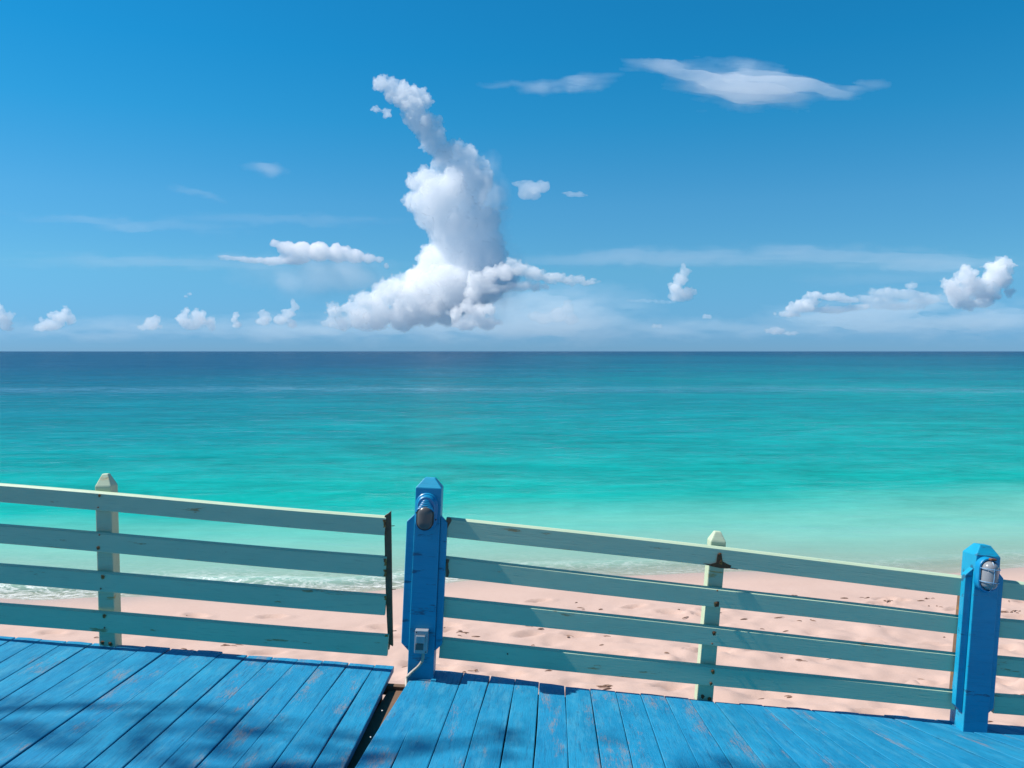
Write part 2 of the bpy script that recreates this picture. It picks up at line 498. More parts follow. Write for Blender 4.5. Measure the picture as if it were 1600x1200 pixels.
sx = np.concatenate([-np.geomspace(13.5, 70000, 60)[::-1], np.arange(-13, 14.01, 0.10), np.geomspace(14.5, 70000, 60)])
sy = np.concatenate([np.arange(9.6, 20, 0.06), np.geomspace(20.1, 70000, 110)])
def sea_height(X, Y):
    d = Y - shore_y(np.clip(X, -60, 60))
    near = np.exp(-np.clip(d - 8, 0, None) / 14)
    z = near * (0.020 * np.sin((d + 0.6 * fbm(X * 0.25, Y * 0.2, 3, 2)) * 2.4) + 0.03 * fbm(X * 0.5, Y * 1.6, 9, 3))
    # the last small wave running up the sand, highest on the left
    crest = 0.62 + 0.35 * fbm(X * 0.35, X * 0 + 3.0, 13, 3)
    amp = 0.075 * np.clip(0.55 - X * 0.06, 0.25, 1.1)
    z = z * np.clip(d / 3.0, 0.15, 1) + amp * np.exp(-((d - crest) / 0.20) ** 2) 
    # thin uprush lip
    return z + 0.012
me, X, Y, Z = grid_mesh('sea', sx, sy, sea_height)
seabed = sand_base(X, Y)
depth = np.clip(Z - seabed, 0, None)
far = Y > 400
depth = np.where(far, 9 + (Y - 400) * 0.02, depth)
d = Y - shore_y(np.clip(X, -60, 60))
wob = 0.35 * fbm(X * 0.35, X * 0 + 3.0, 13, 3)
left = np.clip(0.50 - X * 0.075, 0.16, 1.0)
foam = np.exp(-((d - 0.45 - wob) / 0.42) ** 2) * 1.25 * left + np.exp(-((d + 0.02) / 0.10) ** 2) * (0.5 + 0.6 * left) + 0.35 * left * np.exp(-np.clip(d - 0.6, 0, None) / 0.9) * (d > 0)
foam = foam * (0.55 + 1.1 * np.clip(fbm(X * 0.7, Y * 1.2, 55, 3) + 0.4, 0, 1))
foam = np.where(Y > 22, 0, np.clip(foam * 0.6, 0, 1))
at = me.attributes.new('depth', 'FLOAT', 'POINT'); at.data.foreach_set('value', depth.ravel().astype(np.float32))
at = me.attributes.new('foam', 'FLOAT', 'POINT'); at.data.foreach_set('value', foam.ravel().astype(np.float32))
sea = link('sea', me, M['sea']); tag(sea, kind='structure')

# ------------------------------------------------------------------ clouds
ICO = {}
def ico(sub):
    if sub not in ICO:
        bm = bmesh.new()
        bmesh.ops.create_icosphere(bm, subdivisions=sub, radius=1.0)
        bm.verts.ensure_lookup_table()
        v = np.array([q.co[:] for q in bm.verts]); f = np.array([[q.index for q in fa.verts] for fa in bm.faces])
        bm.free(); ICO[sub] = (v, f)
    return ICO[sub]

def mat_cloud(name, density, skin, color=(1, 1, 1), aniso=0.0):
    m = Mat(name)
    vs = m.node('ShaderNodeVolumeScatter', Color=(*color, 1), Density=density, Anisotropy=aniso)
    m.l.new(vs.outputs[0], m.out.inputs['Volume'])
    tr = m.node('ShaderNodeBsdfTransparent', Color=(1, 1, 1, 1))
    df = m.node('ShaderNodeBsdfDiffuse', Color=(0.9 * color[0], 0.9 * color[1], 0.9 * color[2], 1))
    tl = m.node('ShaderNodeBsdfTranslucent', Color=(0.9 * color[0], 0.9 * color[1], 0.9 * color[2], 1))
    dt = m.node('ShaderNodeMixShader', i0=0.4, i1=df.outputs[0], i2=tl.outputs[0])
    mx = m.node('ShaderNodeMixShader', i0=skin, i1=tr.outputs[0], i2=dt.outputs[0])
    m.l.new(mx.outputs[0], m.out.inputs['Surface'])
    return m.m

def cloud_mesh(name, blobs, dist, voxel, puffs=9, sub2=4, seed=1, deep=1.0, origin=None, jitter=0.35, ragged=0, smooth=1, billow=((14, 4), (5, 2))):
    r = np.random.default_rng(seed)
    S = dist / F
    C = []
    for b in blobs:
        px, py, rx = b[:3]
        ry = b[3] if len(b) > 3 else rx
        p = np.array(cam_point(px, py, dist))
        p[1] += r.uniform(-jitter, jitter) * min(rx, ry) * S
        C.append((p, np.array([rx, min(rx, ry) * deep if len(b) < 5 else b[4], ry]) * S))
    if ragged:
        C = [(p, rad * 1.16) for p, rad in C]
        C2 = []
        for p, rad in C:
            C2.append((p, rad * 0.82))
            for k in range(ragged):
                u = r.normal(size=3); u /= np.linalg.norm(u)
                if u[2] < -0.3: u[2] *= 0.4
                rr = np.array([1, 1, 1]) * rad[2] * r.uniform(0.22, 0.5)
                C2.append((p + u * rad * r.uniform(0.55, 0.95), rr))
        C = C2
    allp = []
    for p, rad in C:
        allp.append((p, rad * 0.92))
        for k in range(puffs):
            u = r.normal(size=3); u /= np.linalg.norm(u)
            if u[2] < -0.35: u[2] *= -0.5
            c1 = p + u * rad * r.uniform(0.70, 0.95)
            s1 = r.uniform(0.20, 0.46)
            rr = rad * s1
            if len(allp) < 9000: allp.append((c1, rr))
            for j in range(sub2):
                w = r.normal(size=3); w /= np.linalg.norm(w)
                w = w + u * 0.7; w /= np.linalg.norm(w)
                allp.append((c1 + w * rr * r.uniform(0.75, 1.0), rr * r.uniform(0.22, 0.45)))
    v0, f0 = ico(2)
    V = np.concatenate([p + v0 * rad for p, rad in allp])
    n = len(v0)
    Fc = np.concatenate([f0 + i * n for i in range(len(allp))])
    o = np.array(origin) if origin is not None else V.mean(0)
    V = V - o
    tmp = bpy.data.meshes.new('tmp')
    tmp.vertices.add(len(V)); tmp.vertices.foreach_set('co', V.astype(np.float32).ravel())
    tmp.loops.add(Fc.size); tmp.loops.foreach_set('vertex_index', Fc.ravel().astype(np.int32))
    tmp.polygons.add(len(Fc)); tmp.polygons.foreach_set('loop_start', np.arange(0, Fc.size, 3, dtype=np.int32))
    tmp.update(calc_edges=True)
    ob = bpy.data.objects.new('tmp', tmp); COL.objects.link(ob)
    md = ob.modifiers.new('r', 'REMESH'); md.mode = 'VOXEL'; md.voxel_size = voxel * S; md.use_smooth_shade = True
    if smooth:
        ms = ob.modifiers.new('s', 'SMOOTH'); ms.factor = 0.5; ms.iterations = smooth
    for sc_, st in billow:
        tx = bpy.data.textures.new('billow', 'CLOUDS')
        tx.noise_scale = sc_ * S; tx.noise_depth = 3; tx.noise_basis = 'ORIGINAL_PERLIN'; tx.noise_type = 'HARD_NOISE'
        dm = ob.modifiers.new('d', 'DISPLACE'); dm.texture = tx; dm.strength = st * S; dm.mid_level = 0.3; dm.texture_coords = 'LOCAL'
    md = ob.modifiers.new('r2', 'REMESH'); md.mode = 'VOXEL'; md.voxel_size = voxel * S * 0.95; md.use_smooth_shade = True
    ms = ob.modifiers.new('s2', 'SMOOTH'); ms.factor = 0.5; ms.iterations = 3
    dg = bpy.context.evaluated_depsgraph_get()
    me = bpy.data.meshes.new_from_object(ob.evaluated_get(dg), depsgraph=dg)
    me.name = name
    for p in me.polygons: p.use_smooth = True
    bpy.data.objects.remove(ob); bpy.data.meshes.remove(tmp)
    return me, Vector(o)

def cloud(blobs, label, dist=13000, tau=0.10, skin=0.05, voxel=1.1, color=(1, 1, 1), parent=None, name='cloud', group='clouds over the sea', **kw):
    """tau: optical depth per photograph pixel"""
    me, o = cloud_mesh(name, blobs, dist, voxel, **kw)
    mt = mat_cloud(name + '_vapour', tau * F / dist, skin, color)
    ob = link(name, me, mt)
    if parent is None:
        ob.location = o
        tag(ob, label, 'cloud', group)
    else:
        ob.parent = parent
        ob.location = o - parent.location
    return ob

TW = empty('cloud', cam_point(690, 520, 13000))
tag(TW, 'towering white cumulus column rising over the sea in the middle', 'cloud', 'clouds over the sea')
FINE = dict(voxel=0.8, puffs=15, sub2=8, billow=((18, 12), (7, 8)), smooth=0)
cloud([(596, 132, 14), (614, 134, 12), (632, 140, 15), (648, 148, 16), (664, 156, 12), (630, 156, 18), (612, 150, 14), (588, 172, 8), (604, 176, 9), (648, 172, 20), (674, 160, 7),
       (640, 186, 15), (656, 192, 23), (668, 208, 22), (686, 192, 9), (678, 224, 20), (690, 240, 18)],
      None, tau=0.052, skin=0.06, parent=TW, name='plume', seed=3, **FINE)
cloud([(708, 238, 22), (732, 244, 20), (750, 256, 12), (694, 256, 20), (722, 280, 40), (668, 286, 25), (646, 284, 16), (690, 312, 44), (740, 300, 26), (648, 316, 19), (666, 338, 24), (708, 360, 46),
       (738, 355, 34), (736, 405, 46), (698, 405, 40), (668, 424, 24), (648, 440, 24), (676, 450, 42), (724, 452, 48), (628, 450, 18), (758, 395, 34), (762, 345, 24), (768, 436, 34), (757, 290, 14)],
      None, tau=0.040, skin=0.06, parent=TW, name='column', seed=4, **FINE)
cloud([(610, 456, 24), (640, 466, 28), (590, 472, 23), (568, 470, 18), (560, 494, 22), (590, 494, 26), (548, 482, 15), (522, 486, 14), (518, 504, 11), (630, 494, 28), (668, 484, 30), (535, 506, 14), (700, 496, 26, 18), (575, 510, 30, 10)],
      None, tau=0.042, skin=0.06, parent=TW, name='foot', seed=6, color=(1, 0.985, 0.97), **FINE)

cloud([(742, 440, 17), (766, 430, 15), (788, 426, 17), (812, 420, 14), (800, 408, 8), (835, 428, 18, 13), (862, 434, 22, 11), (892, 438, 22, 9), (920, 442, 18, 7), (765, 452, 30, 12), (820, 448, 40, 10), (740, 460, 16)],
      'low lumpy cumulus bank tapering right from the foot of the tall cloud', tau=0.055, skin=0.06, seed=8, dist=12000, color=(1, 0.99, 0.98), **FINE)
cloud([(712, 490, 13), (730, 480, 12), (745, 490, 17), (766, 484, 11), (728, 506, 20, 14), (760, 506, 20, 14)],
      'small cumulus clump at the horizon right under the tall cloud', tau=0.06, seed=9, dist=11500, color=(1, 0.98, 0.965), **FINE)
cloud([(872, 492, 14), (886, 482, 11), (850, 498, 18, 10), (892, 498, 12), (835, 494, 12, 8)],
      'faint cumulus tuft above the horizon below the right bank', tau=0.018, skin=0.03, seed=10, dist=14000)
cloud([(430, 381, 10, 7), (448, 388, 18, 13), (472, 392, 20, 17), (500, 394, 20, 18), (528, 397, 20, 16), (554, 400, 18, 13), (576, 405, 13, 8), (592, 406, 8, 6), (604, 416, 5, 6),
       (460, 404, 30, 12), (430, 408, 30, 8), (398, 407, 30, 6), (370, 404, 24, 4.5), (350, 401, 12, 3.5)],
      'flat pinkish cloud with a pointed left tail beside the tall cloud', tau=0.08, seed=11, dist=17000, color=(1, 0.90, 0.865), voxel=0.9, puffs=10, sub2=6, billow=((12, 4), (5, 2.5)))
cloud([(830, 294, 24, 12), (850, 292, 12, 10), (822, 302, 16, 12), (835, 306, 12, 9), (808, 288, 9, 6)],
      'small wedge shaped white cloud right of the tall cloud', tau=0.035, skin=0.03, seed=13, puffs=6, smooth=4)
cloud([(898, 304, 18, 5), (888, 302, 10, 4), (912, 305, 9, 3)],
      'tiny flat white cloudlet farther right of the wedge cloud', tau=0.045, skin=0.02, seed=14, puffs=5, smooth=4, voxel=1.0)
cloud([(786, 325, 9, 6)], 'tiny faint puff touching the right side of the tall cloud', tau=0.04, skin=0.01, seed=15, puffs=6, smooth=3, voxel=0.9)

def wisp(fields, label, od, seed, deep=70, step=2.0, streak=(90, 14), slant=0.0, rough=0.75, dist=13000, color=(1, 1, 1), name='cloud', parent=None, warp=10):
    """thin cloud: a body whose thickness along the view swells and tapers to nothing; od is the optical depth where it is thickest
    fields: (x, y, rx, ry, slope, amount)"""
    S = dist / F
    x0 = min(f[0] - 2.4 * f[2] for f in fields); x1 = max(f[0] + 2.4 * f[2] for f in fields)
    y0 = min(f[1] - 2.4 * f[3] - abs(f[4]) * f[2] * 2 for f in fields); y1 = max(f[1] + 2.4 * f[3] + abs(f[4]) * f[2] * 2 for f in fields)
    gx = np.arange(x0, x1, step); gy = np.arange(y0, y1, step)
    GX, GY = np.meshgrid(gx, gy)
    wx = GX + warp * 2.5 * fbm(GX / 60 + 5, GY / 30, seed + 60, 3); wy = GY + warp * fbm(GX / 45, GY / 22 + 9, seed + 70, 4)
    t = np.zeros_like(GX)
    for (x, y, rx, ry, sl, am) in fields:
        q = ((wx - x) / rx) ** 2 + ((wy - y - sl * (wx - x)) / ry) ** 2
        t = t + am * np.exp(-q * 1.1)
    n = fbm(GX / streak[0], (GY - slant * GX) / streak[1], seed, 5)
    t = t * np.clip(1 + rough * n * 1.9 + 0.5 * rough * fbm(GX / (streak[0] * 0.35), (GY - slant * GX) / (streak[1] * 0.35), seed + 33, 4), 0.03, 2.2)
    t = np.where(t > 0.05, t - 0.035, 0)
    t = np.where(t > 1, 1 + 0.4 * (t - 1), t)
    mid = np.array(cam_point((x0 + x1) / 2, (y0 + y1) / 2, dist))
    fwd = np.array((0, math.cos(PITCH), -math.sin(PITCH)))
    base = np.stack([(GX - 800) / F * dist, -np.sin(PITCH) * (GY - 600) / F * dist, -np.cos(PITCH) * (GY - 600) / F * dist], -1) + np.array(CAM) + fwd * dist - mid
    bow = (fbm(GX / 160, GY / 160, seed + 5, 2) * deep * 0.15 * S)[..., None] * fwd
    half = (t * deep * S / 2)[..., None] * fwd
    ny, nx = GX.shape
    V = np.concatenate([(base + bow - half).reshape(-1, 3), (base + bow + half).reshape(-1, 3)])
    idx = np.arange(nx * ny).reshape(ny, nx)
    on = t > 0
    cell = on[:-1, :-1] | on[:-1, 1:] | on[1:, 1:] | on[1:, :-1]
    q = np.stack([idx[:-1, :-1], idx[:-1, 1:], idx[1:, 1:], idx[1:, :-1]], -1)[cell]
    flat = (~on).reshape(-1)
    back = q + nx * ny
    back = np.where(flat[back - nx * ny], back - nx * ny, back)        # weld the rim
    Fc = np.concatenate([q[:, ::-1], back])
    used = np.unique(Fc); remap = np.zeros(len(V), dtype=np.int64); remap[used] = np.arange(len(used))
    V = V[used]; Fc = remap[Fc]
    me = bpy.data.meshes.new(name)
    me.vertices.add(len(V)); me.vertices.foreach_set('co', V.astype(np.float32).ravel())
    me.loops.add(Fc.size); me.loops.foreach_set('vertex_index', Fc.ravel().astype(np.int32))
    me.polygons.add(len(Fc)); me.polygons.foreach_set('loop_start', np.arange(0, Fc.size, 4, dtype=np.int32))
    me.polygons.foreach_set('use_smooth', np.ones(len(Fc), dtype=bool))
    me.update(calc_edges=True)
    ob = link(name, me, mat_cloud(name + '_vapour', od / (deep * S), 0.0015, color))
    if parent is None:
        ob.location = Vector(mid); tag(ob, label, 'cloud', 'clouds over the sea')
    else:
        ob.parent = parent; ob.location = Vector(mid) - parent.location
    return ob

wisp([(1160, 132, 80, 24, 0.03, 1.0), (1060, 112, 60, 9, 0.20, 0.55), (1270, 142, 55, 9, 0.04, 0.5), (1150, 150, 50, 13, 0.05, 0.5), (1340, 134, 40, 8, -0.1, 0.16), (1000, 108, 40, 10, 0.05, 0.12), (1220, 150, 30, 14, 0.4, 0.25)],
     'large soft white wisp high in the right of the sky', 1.1, 20, deep=60, dist=19000, streak=(110, 12), slant=0.05, warp=14, step=1.6)
wisp([(905, 130, 32, 10, -0.03, 0.8), (860, 138, 40, 7, -0.08, 0.35), (800, 130, 70, 6, 0.06, 0.16), (940, 122, 40, 10, -0.1, 0.22)], 'smaller soft wisp left of the large high wisp', 0.7, 21, deep=40, dist=20000, streak=(80, 10), warp=12)
wisp([(411, 263, 24, 7, 0.08, 1.0)], 'faint short wisp in the left of the sky', 0.30, 22, deep=30, dist=21000)
wisp([(318, 304, 28, 5, 0.25, 1.0)], 'faint slanting streak below the short left wisp', 0.22, 23, deep=30, dist=21000)
wisp([(980, 404, 170, 10, -0.02, 0.7), (1240, 402, 200, 13, -0.01, 1.0), (1440, 408, 150, 12, 0.05, 0.8), (1400, 440, 120, 12, 0.0, 0.4)], 'long pale haze streak across the right sky above the horizon clouds', 0.24, 24, deep=60, dist=22000, step=3, streak=(160, 12))
wisp([(330, 412, 220, 9, 0.02, 1.0), (200, 350, 150, 7, 0.06, 0.7), (450, 345, 150, 8, 0.02, 0.5)], 'long pale streaks in the left sky around the flat pinkish cloud', 0.20, 25, deep=50, dist=23000, step=3, streak=(160, 10))
wisp([(480, 432, 75, 26, 0.0, 1.0), (540, 430, 60, 24, 0.0, 0.9), (450, 444, 30, 8, 0.0, 0.5)], 'thin grey rain veil hanging beneath the flat pinkish cloud', 0.45, 12, deep=60, dist=17000, step=3, streak=(50, 30), color=(0.98, 0.975, 0.98), rough=0.4)
wisp([(1500, 500, 140, 24, 0.0, 1.0), (1380, 494, 110, 20, 0.0, 0.9), (1300, 500, 90, 16, 0.0, 0.7), (1430, 470, 60, 14, 0.0, 0.5)],
     'pale grey haze bank under the right hand cumulus', 0.50, 36, deep=90, step=3, streak=(60, 12), color=(0.85, 0.955, 1.0), dist=18000)
wisp([(700, 508, 190, 22, 0.0, 1.0), (450, 512, 200, 16, 0.0, 0.5), (880, 490, 100, 34, 0.0, 1.0), (820, 470, 90, 20, 0.0, 0.7), (1100, 515, 200, 14, 0.0, 0.45), (150, 515, 200, 14, 0, 0.4)],
     'pale haze bank along the horizon beneath the tall cloud', 0.60, 47, deep=90, step=3, streak=(70, 14), color=(0.86, 0.96, 1.0), dist=18500)
wisp([(762, 360, 24, 70, 0.0, 0.9), (765, 415, 34, 50, 0.0, 1.0), (752, 310, 16, 46, 0.0, 0.7), (735, 440, 50, 36, 0.0, 0.8), (690, 470, 70, 30, 0, 0.7)],
     None, 1.0, 48, deep=90, step=3, streak=(14, 80), rough=0.35, name='veil', parent=TW)

RAG = dict(ragged=9, puffs=6, sub2=5, voxel=0.7, smooth=0, billow=((10, 5), (4, 3)))
cloud([(1062, 464, 20, 10), (1056, 452, 13), (1066, 434, 8, 16), (1069, 418, 4, 9), (1074, 458, 13, 12)],
      'small peaked cloud standing alone between the bank and the right clouds', tau=0.051, skin=0.03, seed=30, dist=17200, **RAG)
cloud([(1005, 470, 36, 4), (1040, 472, 20, 4)], 'thin grey bar of cloud left of the peaked cloud', tau=0.033, skin=0.01, seed=31, dist=18100, color=(0.8, 0.84, 0.95), **RAG)
cloud([(1250, 481, 28, 10), (1274, 461, 14, 8), (1302, 464, 30, 8), (1232, 491, 20, 7), (1298, 484, 38, 8), (1264, 473, 20, 10), (1324, 468, 22, 7), (1340, 480, 26, 6)],
      'ragged low cloud bank left of the bright right hand cumulus', tau=0.068, skin=0.03, seed=32, dist=16200, **RAG)
cloud([(1212, 517, 16, 8), (1235, 521, 18, 4)], 'little cloud just above the horizon below the ragged bank', tau=0.055, skin=0.03, seed=33, dist=19900, color=(1, 0.98, 0.96), **RAG)
cloud([(1385, 458, 32, 10), (1425, 447, 11, 7), (1412, 460, 40, 10), (1370, 468, 40, 9), (1446, 468, 30, 10), (1400, 478, 60, 8)],
      'faint flat cloud between the ragged bank and the right cumulus', tau=0.039, skin=0.03, seed=34, dist=14200, **RAG)
cloud([(1484, 448, 15), (1510, 432, 16), (1500, 460, 20), (1528, 448, 20), (1552, 424, 17), (1566, 412, 14), (1562, 436, 20), (1545, 458, 20, 16), (1516, 474, 18, 14), (1498, 474, 12), (1578, 456, 9), (1535, 472, 22, 12)],
      'bright heaped cumulus at the right edge above the horizon', tau=0.07, seed=35, dist=21700, **FINE)
cloud([(78, 508, 24, 11), (94, 496, 13, 12), (62, 512, 14, 8), (104, 488, 8), (108, 500, 8, 10)],
      'hazy cumulus low on the far left above the horizon', tau=0.058, skin=0.03, seed=40, dist=18100, **RAG)
cloud([(5, 505, 11, 14), (-4, 490, 10, 16), (15, 514, 8, 6)], 'hazy cumulus cut by the left edge of the picture', tau=0.055, skin=0.03, seed=41, dist=19000, **RAG)
cloud([(236, 508, 14, 11), (246, 499, 7), (222, 512, 9, 6)], 'small hazy puff left of the double headed low cumulus', tau=0.047, skin=0.03, seed=42, dist=19900, **RAG)
cloud([(286, 500, 10, 13), (292, 486, 6, 7), (312, 500, 13, 14), (316, 490, 6, 6), (330, 508, 7, 11), (300, 509, 20, 9)],
      'double headed hazy cumulus low in the left', tau=0.062, skin=0.03, seed=43, dist=20800, **RAG)
cloud([(368, 498, 5, 9), (371, 508, 8, 7)], 'narrow little upright cloud between two low hazy cumuli', tau=0.088, skin=0.03, seed=44, dist=21700, **RAG)
cloud([(412, 500, 10, 12), (408, 488, 5, 6), (438, 500, 15, 10), (461, 479, 8, 8), (452, 490, 11, 9), (456, 506, 9, 9)],
      'hazy cumulus with a raised right knob near the tall cloud', tau=0.051, skin=0.03, seed=45, dist=14500, **RAG)
cloud([(296, 459, 5, 3), (292, 464, 4, 3)], 'tiny lone puff above the low hazy cumuli', tau=0.072, skin=0.03, seed=46, dist=15400, **RAG)
cloud([(1026, 510, 12, 4)], 'tiny pale tuft low above the horizon right of the bank', tau=0.049, skin=0.03, seed=49, dist=18100, **RAG)
cloud([(1105, 495, 10, 5)], 'tiny pale tuft above the horizon below the peaked cloud', tau=0.049, skin=0.03, seed=50, dist=19000, **RAG)

# ------------------------------------------------------------------ the deck: planks, bearers
def interp(x, pts):
    return float(np.interp(x, [p[0] for p in pts], [p[1] for p in pts]))
LEFT_TOP = [*range(-893, -93, 40), -93, -53, -13, 27, 66, 106, 146, 186, 226, 266, 307, 347, 388, 427, 467, 506, 546, 586, 617]
LEFT_BOT = [*range(-1720, -520, 60), -520, -460, -402, -344, -287, -224, -170, -118, -60, 0, 64, 131, 191, 248, 304, 364, 424, 486, 538]
RIGHT_TOP = [638, 680, 725, 766, 805, 843, 883, 922, 962, 1001, 1039]
RIGHT_BOT = [554, 611, 668, 724, 781, 833, 888, 940, 989, 1040, 1093]
while RIGHT_TOP[-1] < 1660:
    RIGHT_TOP.append(RIGHT_TOP[-1] + 38.6 + random.uniform(-1.5, 1.5)); RIGHT_BOT.append(RIGHT_BOT[-1] + 53.5 + random.uniform(-1, 1))
def left_edge(x): return 992.5 + 0.0775 * x
RE = [(600, 1038), (689, 1047), (725, 1050.5), (843, 1066), (962, 1079.5), (1050, 1088), (1117, 1095), (1290, 1110), (1470, 1124), (1600, 1134), (1800, 1150)]
def right_edge(x): return interp(x, RE)

def plank(parent, xt0, xt1, xb0, xb1, yt0, yt1, gap0, gap1, lift):
    A0, A1 = deck_point(xt0, yt0), deck_point(xt1, yt1)
    B0, B1 = deck_point(xb0, 1200), deck_point(xb1, 1200)
    U = (A1 - A0); U.normalize()
    mid_t = (A0 + A1) / 2; mid_b = (B0 + B1) / 2
    Yv = (mid_t - mid_b); Yv = (Yv - DECK_N * Yv.dot(DECK_N)).normalized()
    Xv = Yv.cross(DECK_N).normalized()
    o = mid_t
    def loc(p):
        q = p - o
        return (q.dot(Xv), q.dot(Yv))
    a0, a1, b0, b1 = loc(A0), loc(A1), loc(B0), loc(B1)
    L = 4.6
    def side(a, b, s):
        k = (b[0] - a[0]) / (b[1] - a[1])
        k = max(-0.04, min(0.04, k))
        return a[0] + s, a[1], k
    x0, ya, k0 = side(a0, b0, gap0)
    x1, yb, k1 = side(a1, b1, -gap1)
    n = 12
    bm = bmesh.new()
    th = 0.038
    rows = []
    wv = random.uniform(-0.004, 0.004); ph = random.uniform(0, 6)
    je = random.uniform(-0.012, 0.012)
    jag = [random.uniform(-0.004, 0.004) for _ in range(5)]
    for i in range(n + 1):
        t = (i / n) ** 1.8
        wob = wv * math.sin(3.2 * t * L + ph)
        row = []
        for s in (0, 0.025, 0.5, 0.975, 1):
            ytop = ya * (1 - s) + yb * s + je + (jag[int(s * 4)] if i == 0 else 0)
            y = ytop - t * L
            xx = (x0 + k0 * (y - ya)) * (1 - s) + (x1 + k1 * (y - yb)) * s
            edge = -0.0018 if s in (0, 1) else 0
            end = -0.003 if i == 0 else 0
            cup = 0.0012 * (1 - (2 * s - 1) ** 2)
            row.append((xx + wob, y, lift + edge + end + cup))
        rows.append(row)
    top = [[bm.verts.new(p) for p in r_] for r_ in rows]
    bot = [[bm.verts.new((r_[0][0], r_[0][1], r_[0][2] - th)), bm.verts.new((r_[-1][0], r_[-1][1], r_[-1][2] - th))] for r_ in rows]
    for i in range(n):
        for j in range(4):
            bm.faces.new((top[i][j], top[i][j + 1], top[i + 1][j + 1], top[i + 1][j]))
        bm.faces.new((top[i][0], top[i + 1][0], bot[i + 1][0], bot[i][0]))
        bm.faces.new((top[i][4], bot[i][1], bot[i + 1][1], top[i + 1][4]))
        bm.faces.new((bot[i][0], bot[i + 1][0], bot[i + 1][1], bot[i][1]))
    bm.faces.new([*top[0][::-1], bot[0][0], bot[0][1]])
    bm.faces.new([*top[n], bot[n][1], bot[n][0]])
    me = bm_mesh(bm, 'plank')
    mw = Matrix((Xv, Yv, DECK_N)).transposed().to_4x4()
    mw.translation = o
    ob = link('plank', me, M['deck'], parent)
    ob.matrix_basis = parent.matrix_basis.inverted() @ mw
    return ob

deckL = empty('plank_deck', deck_point(300, 1060)); tag(deckL, 'bright blue plank deck left of the dark gap, planks slanting away', 'deck', 'two halves of the blue deck')
deckR = empty('plank_deck', deck_point(1100, 1130)); tag(deckR, 'bright blue scuffed plank deck right of the dark gap', 'deck', 'two halves of the blue deck')
for i in range(len(LEFT_TOP) - 1):
    g = [0.0035, 0.003, 0.0045, 0.002, 0.004][i % 5]
    plank(deckL, LEFT_TOP[i], LEFT_TOP[i + 1], LEFT_BOT[i], LEFT_BOT[i + 1], left_edge(LEFT_TOP[i]), left_edge(LEFT_TOP[i + 1]), g, [0.003, 0.0045, 0.002][i % 3], random.uniform(-0.003, 0.004))
for i in range(len(RIGHT_TOP) - 1):
    y0, y1 = right_edge(RIGHT_TOP[i]), right_edge(RIGHT_TOP[i + 1])
    x0, b0 = RIGHT_TOP[i], RIGHT_BOT[i]
    if i == 0: y0 = y1 = 1061.5
    if 1500 < RIGHT_TOP[i] < 1530: y0 += 7; y1 += 7
    wide = 0.0048 if i < 7 else 0.0034
    plank(deckR, x0, RIGHT_TOP[i + 1], b0, RIGHT_BOT[i + 1], y0, y1, wide * 0.6, wide * 0.6, random.uniform(-0.002, 0.003))
def bar_between(name, a, b, w, h, mat, parent, up=None, bev=0.004):
    """straight timber from a to b, its own X along the length, Y across, Z up"""
    up = up or Vector((0, 0, 1))
    Xv = (b - a); L = Xv.length; Xv.normalize()
    Yv = up.cross(Xv).normalized(); Zv = Xv.cross(Yv)
    bm = box(0, L, -w / 2, w / 2, -h / 2, h / 2)
    if bev: bm_bevel(bm, bev, 2)
    mw = Matrix((Xv, Yv, Zv)).transposed().to_4x4(); mw.translation = a
    ob = link(name, bm_mesh(bm, name), mat, parent)
    ob.matrix_basis = parent.matrix_basis.inverted() @ mw
    return ob
# bearers under the planks, the skirt along the seaward edge and piles in the sand
for dk, xa, xb, ef in ((deckL, -880, 604, left_edge), (deckR, 690, 1640, right_edge)):
    a = deck_point(xa, ef(xa)) - DECK_N * 0.32 + Vector((0, -0.10, 0))
    b = deck_point(xb, ef(xb)) - DECK_N * 0.32 + Vector((0, -0.10, 0))
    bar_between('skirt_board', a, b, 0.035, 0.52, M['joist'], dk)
for dk, xa, xb, ef in ((deckL, -880, 600, left_edge), (deckR, 650, 1640, right_edge)):
    for back in (0.22, 1.3, 2.6, 3.9):
        a = deck_point(xa, ef(xa)) - DECK_N * 0.112 + Vector((0, -back, 0))
        b = deck_point(xb, ef(xb)) - DECK_N * 0.112 + Vector((0, -back, 0))
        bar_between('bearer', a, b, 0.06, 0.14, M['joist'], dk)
    for t in (0.06, 0.5, 0.93):
        px = xa + (xb - xa) * t
        top = deck_point(px, ef(px)) - DECK_N * 0.185 + Vector((0, -0.30, 0))
        bot = Vector((top.x, top.y, 0.1))
        bar_between('pile', bot, top, 0.14, 0.14, M['joist'], dk, up=Vector((0, 1, 0)))
# the fixing of the two decks: a trimmer seen in the gap
a = deck_point(610, 1056) - DECK_N * 0.075; b = deck_point(650, 1060) - DECK_N * 0.075
bar_between('trimmer', a + Vector((-0.05, -0.02, 0)), b + Vector((0.05, -0.02, 0)), 0.045, 0.06, M['joist'], deckR)

a = deck_point(628, 1062) - DECK_N * 0.12; b = deck_point(540, 1210) - DECK_N * 0.12
bar_between('stringer', a, b + (b - a) * 2.2, 0.16, 0.10, M['joist'], deckL)

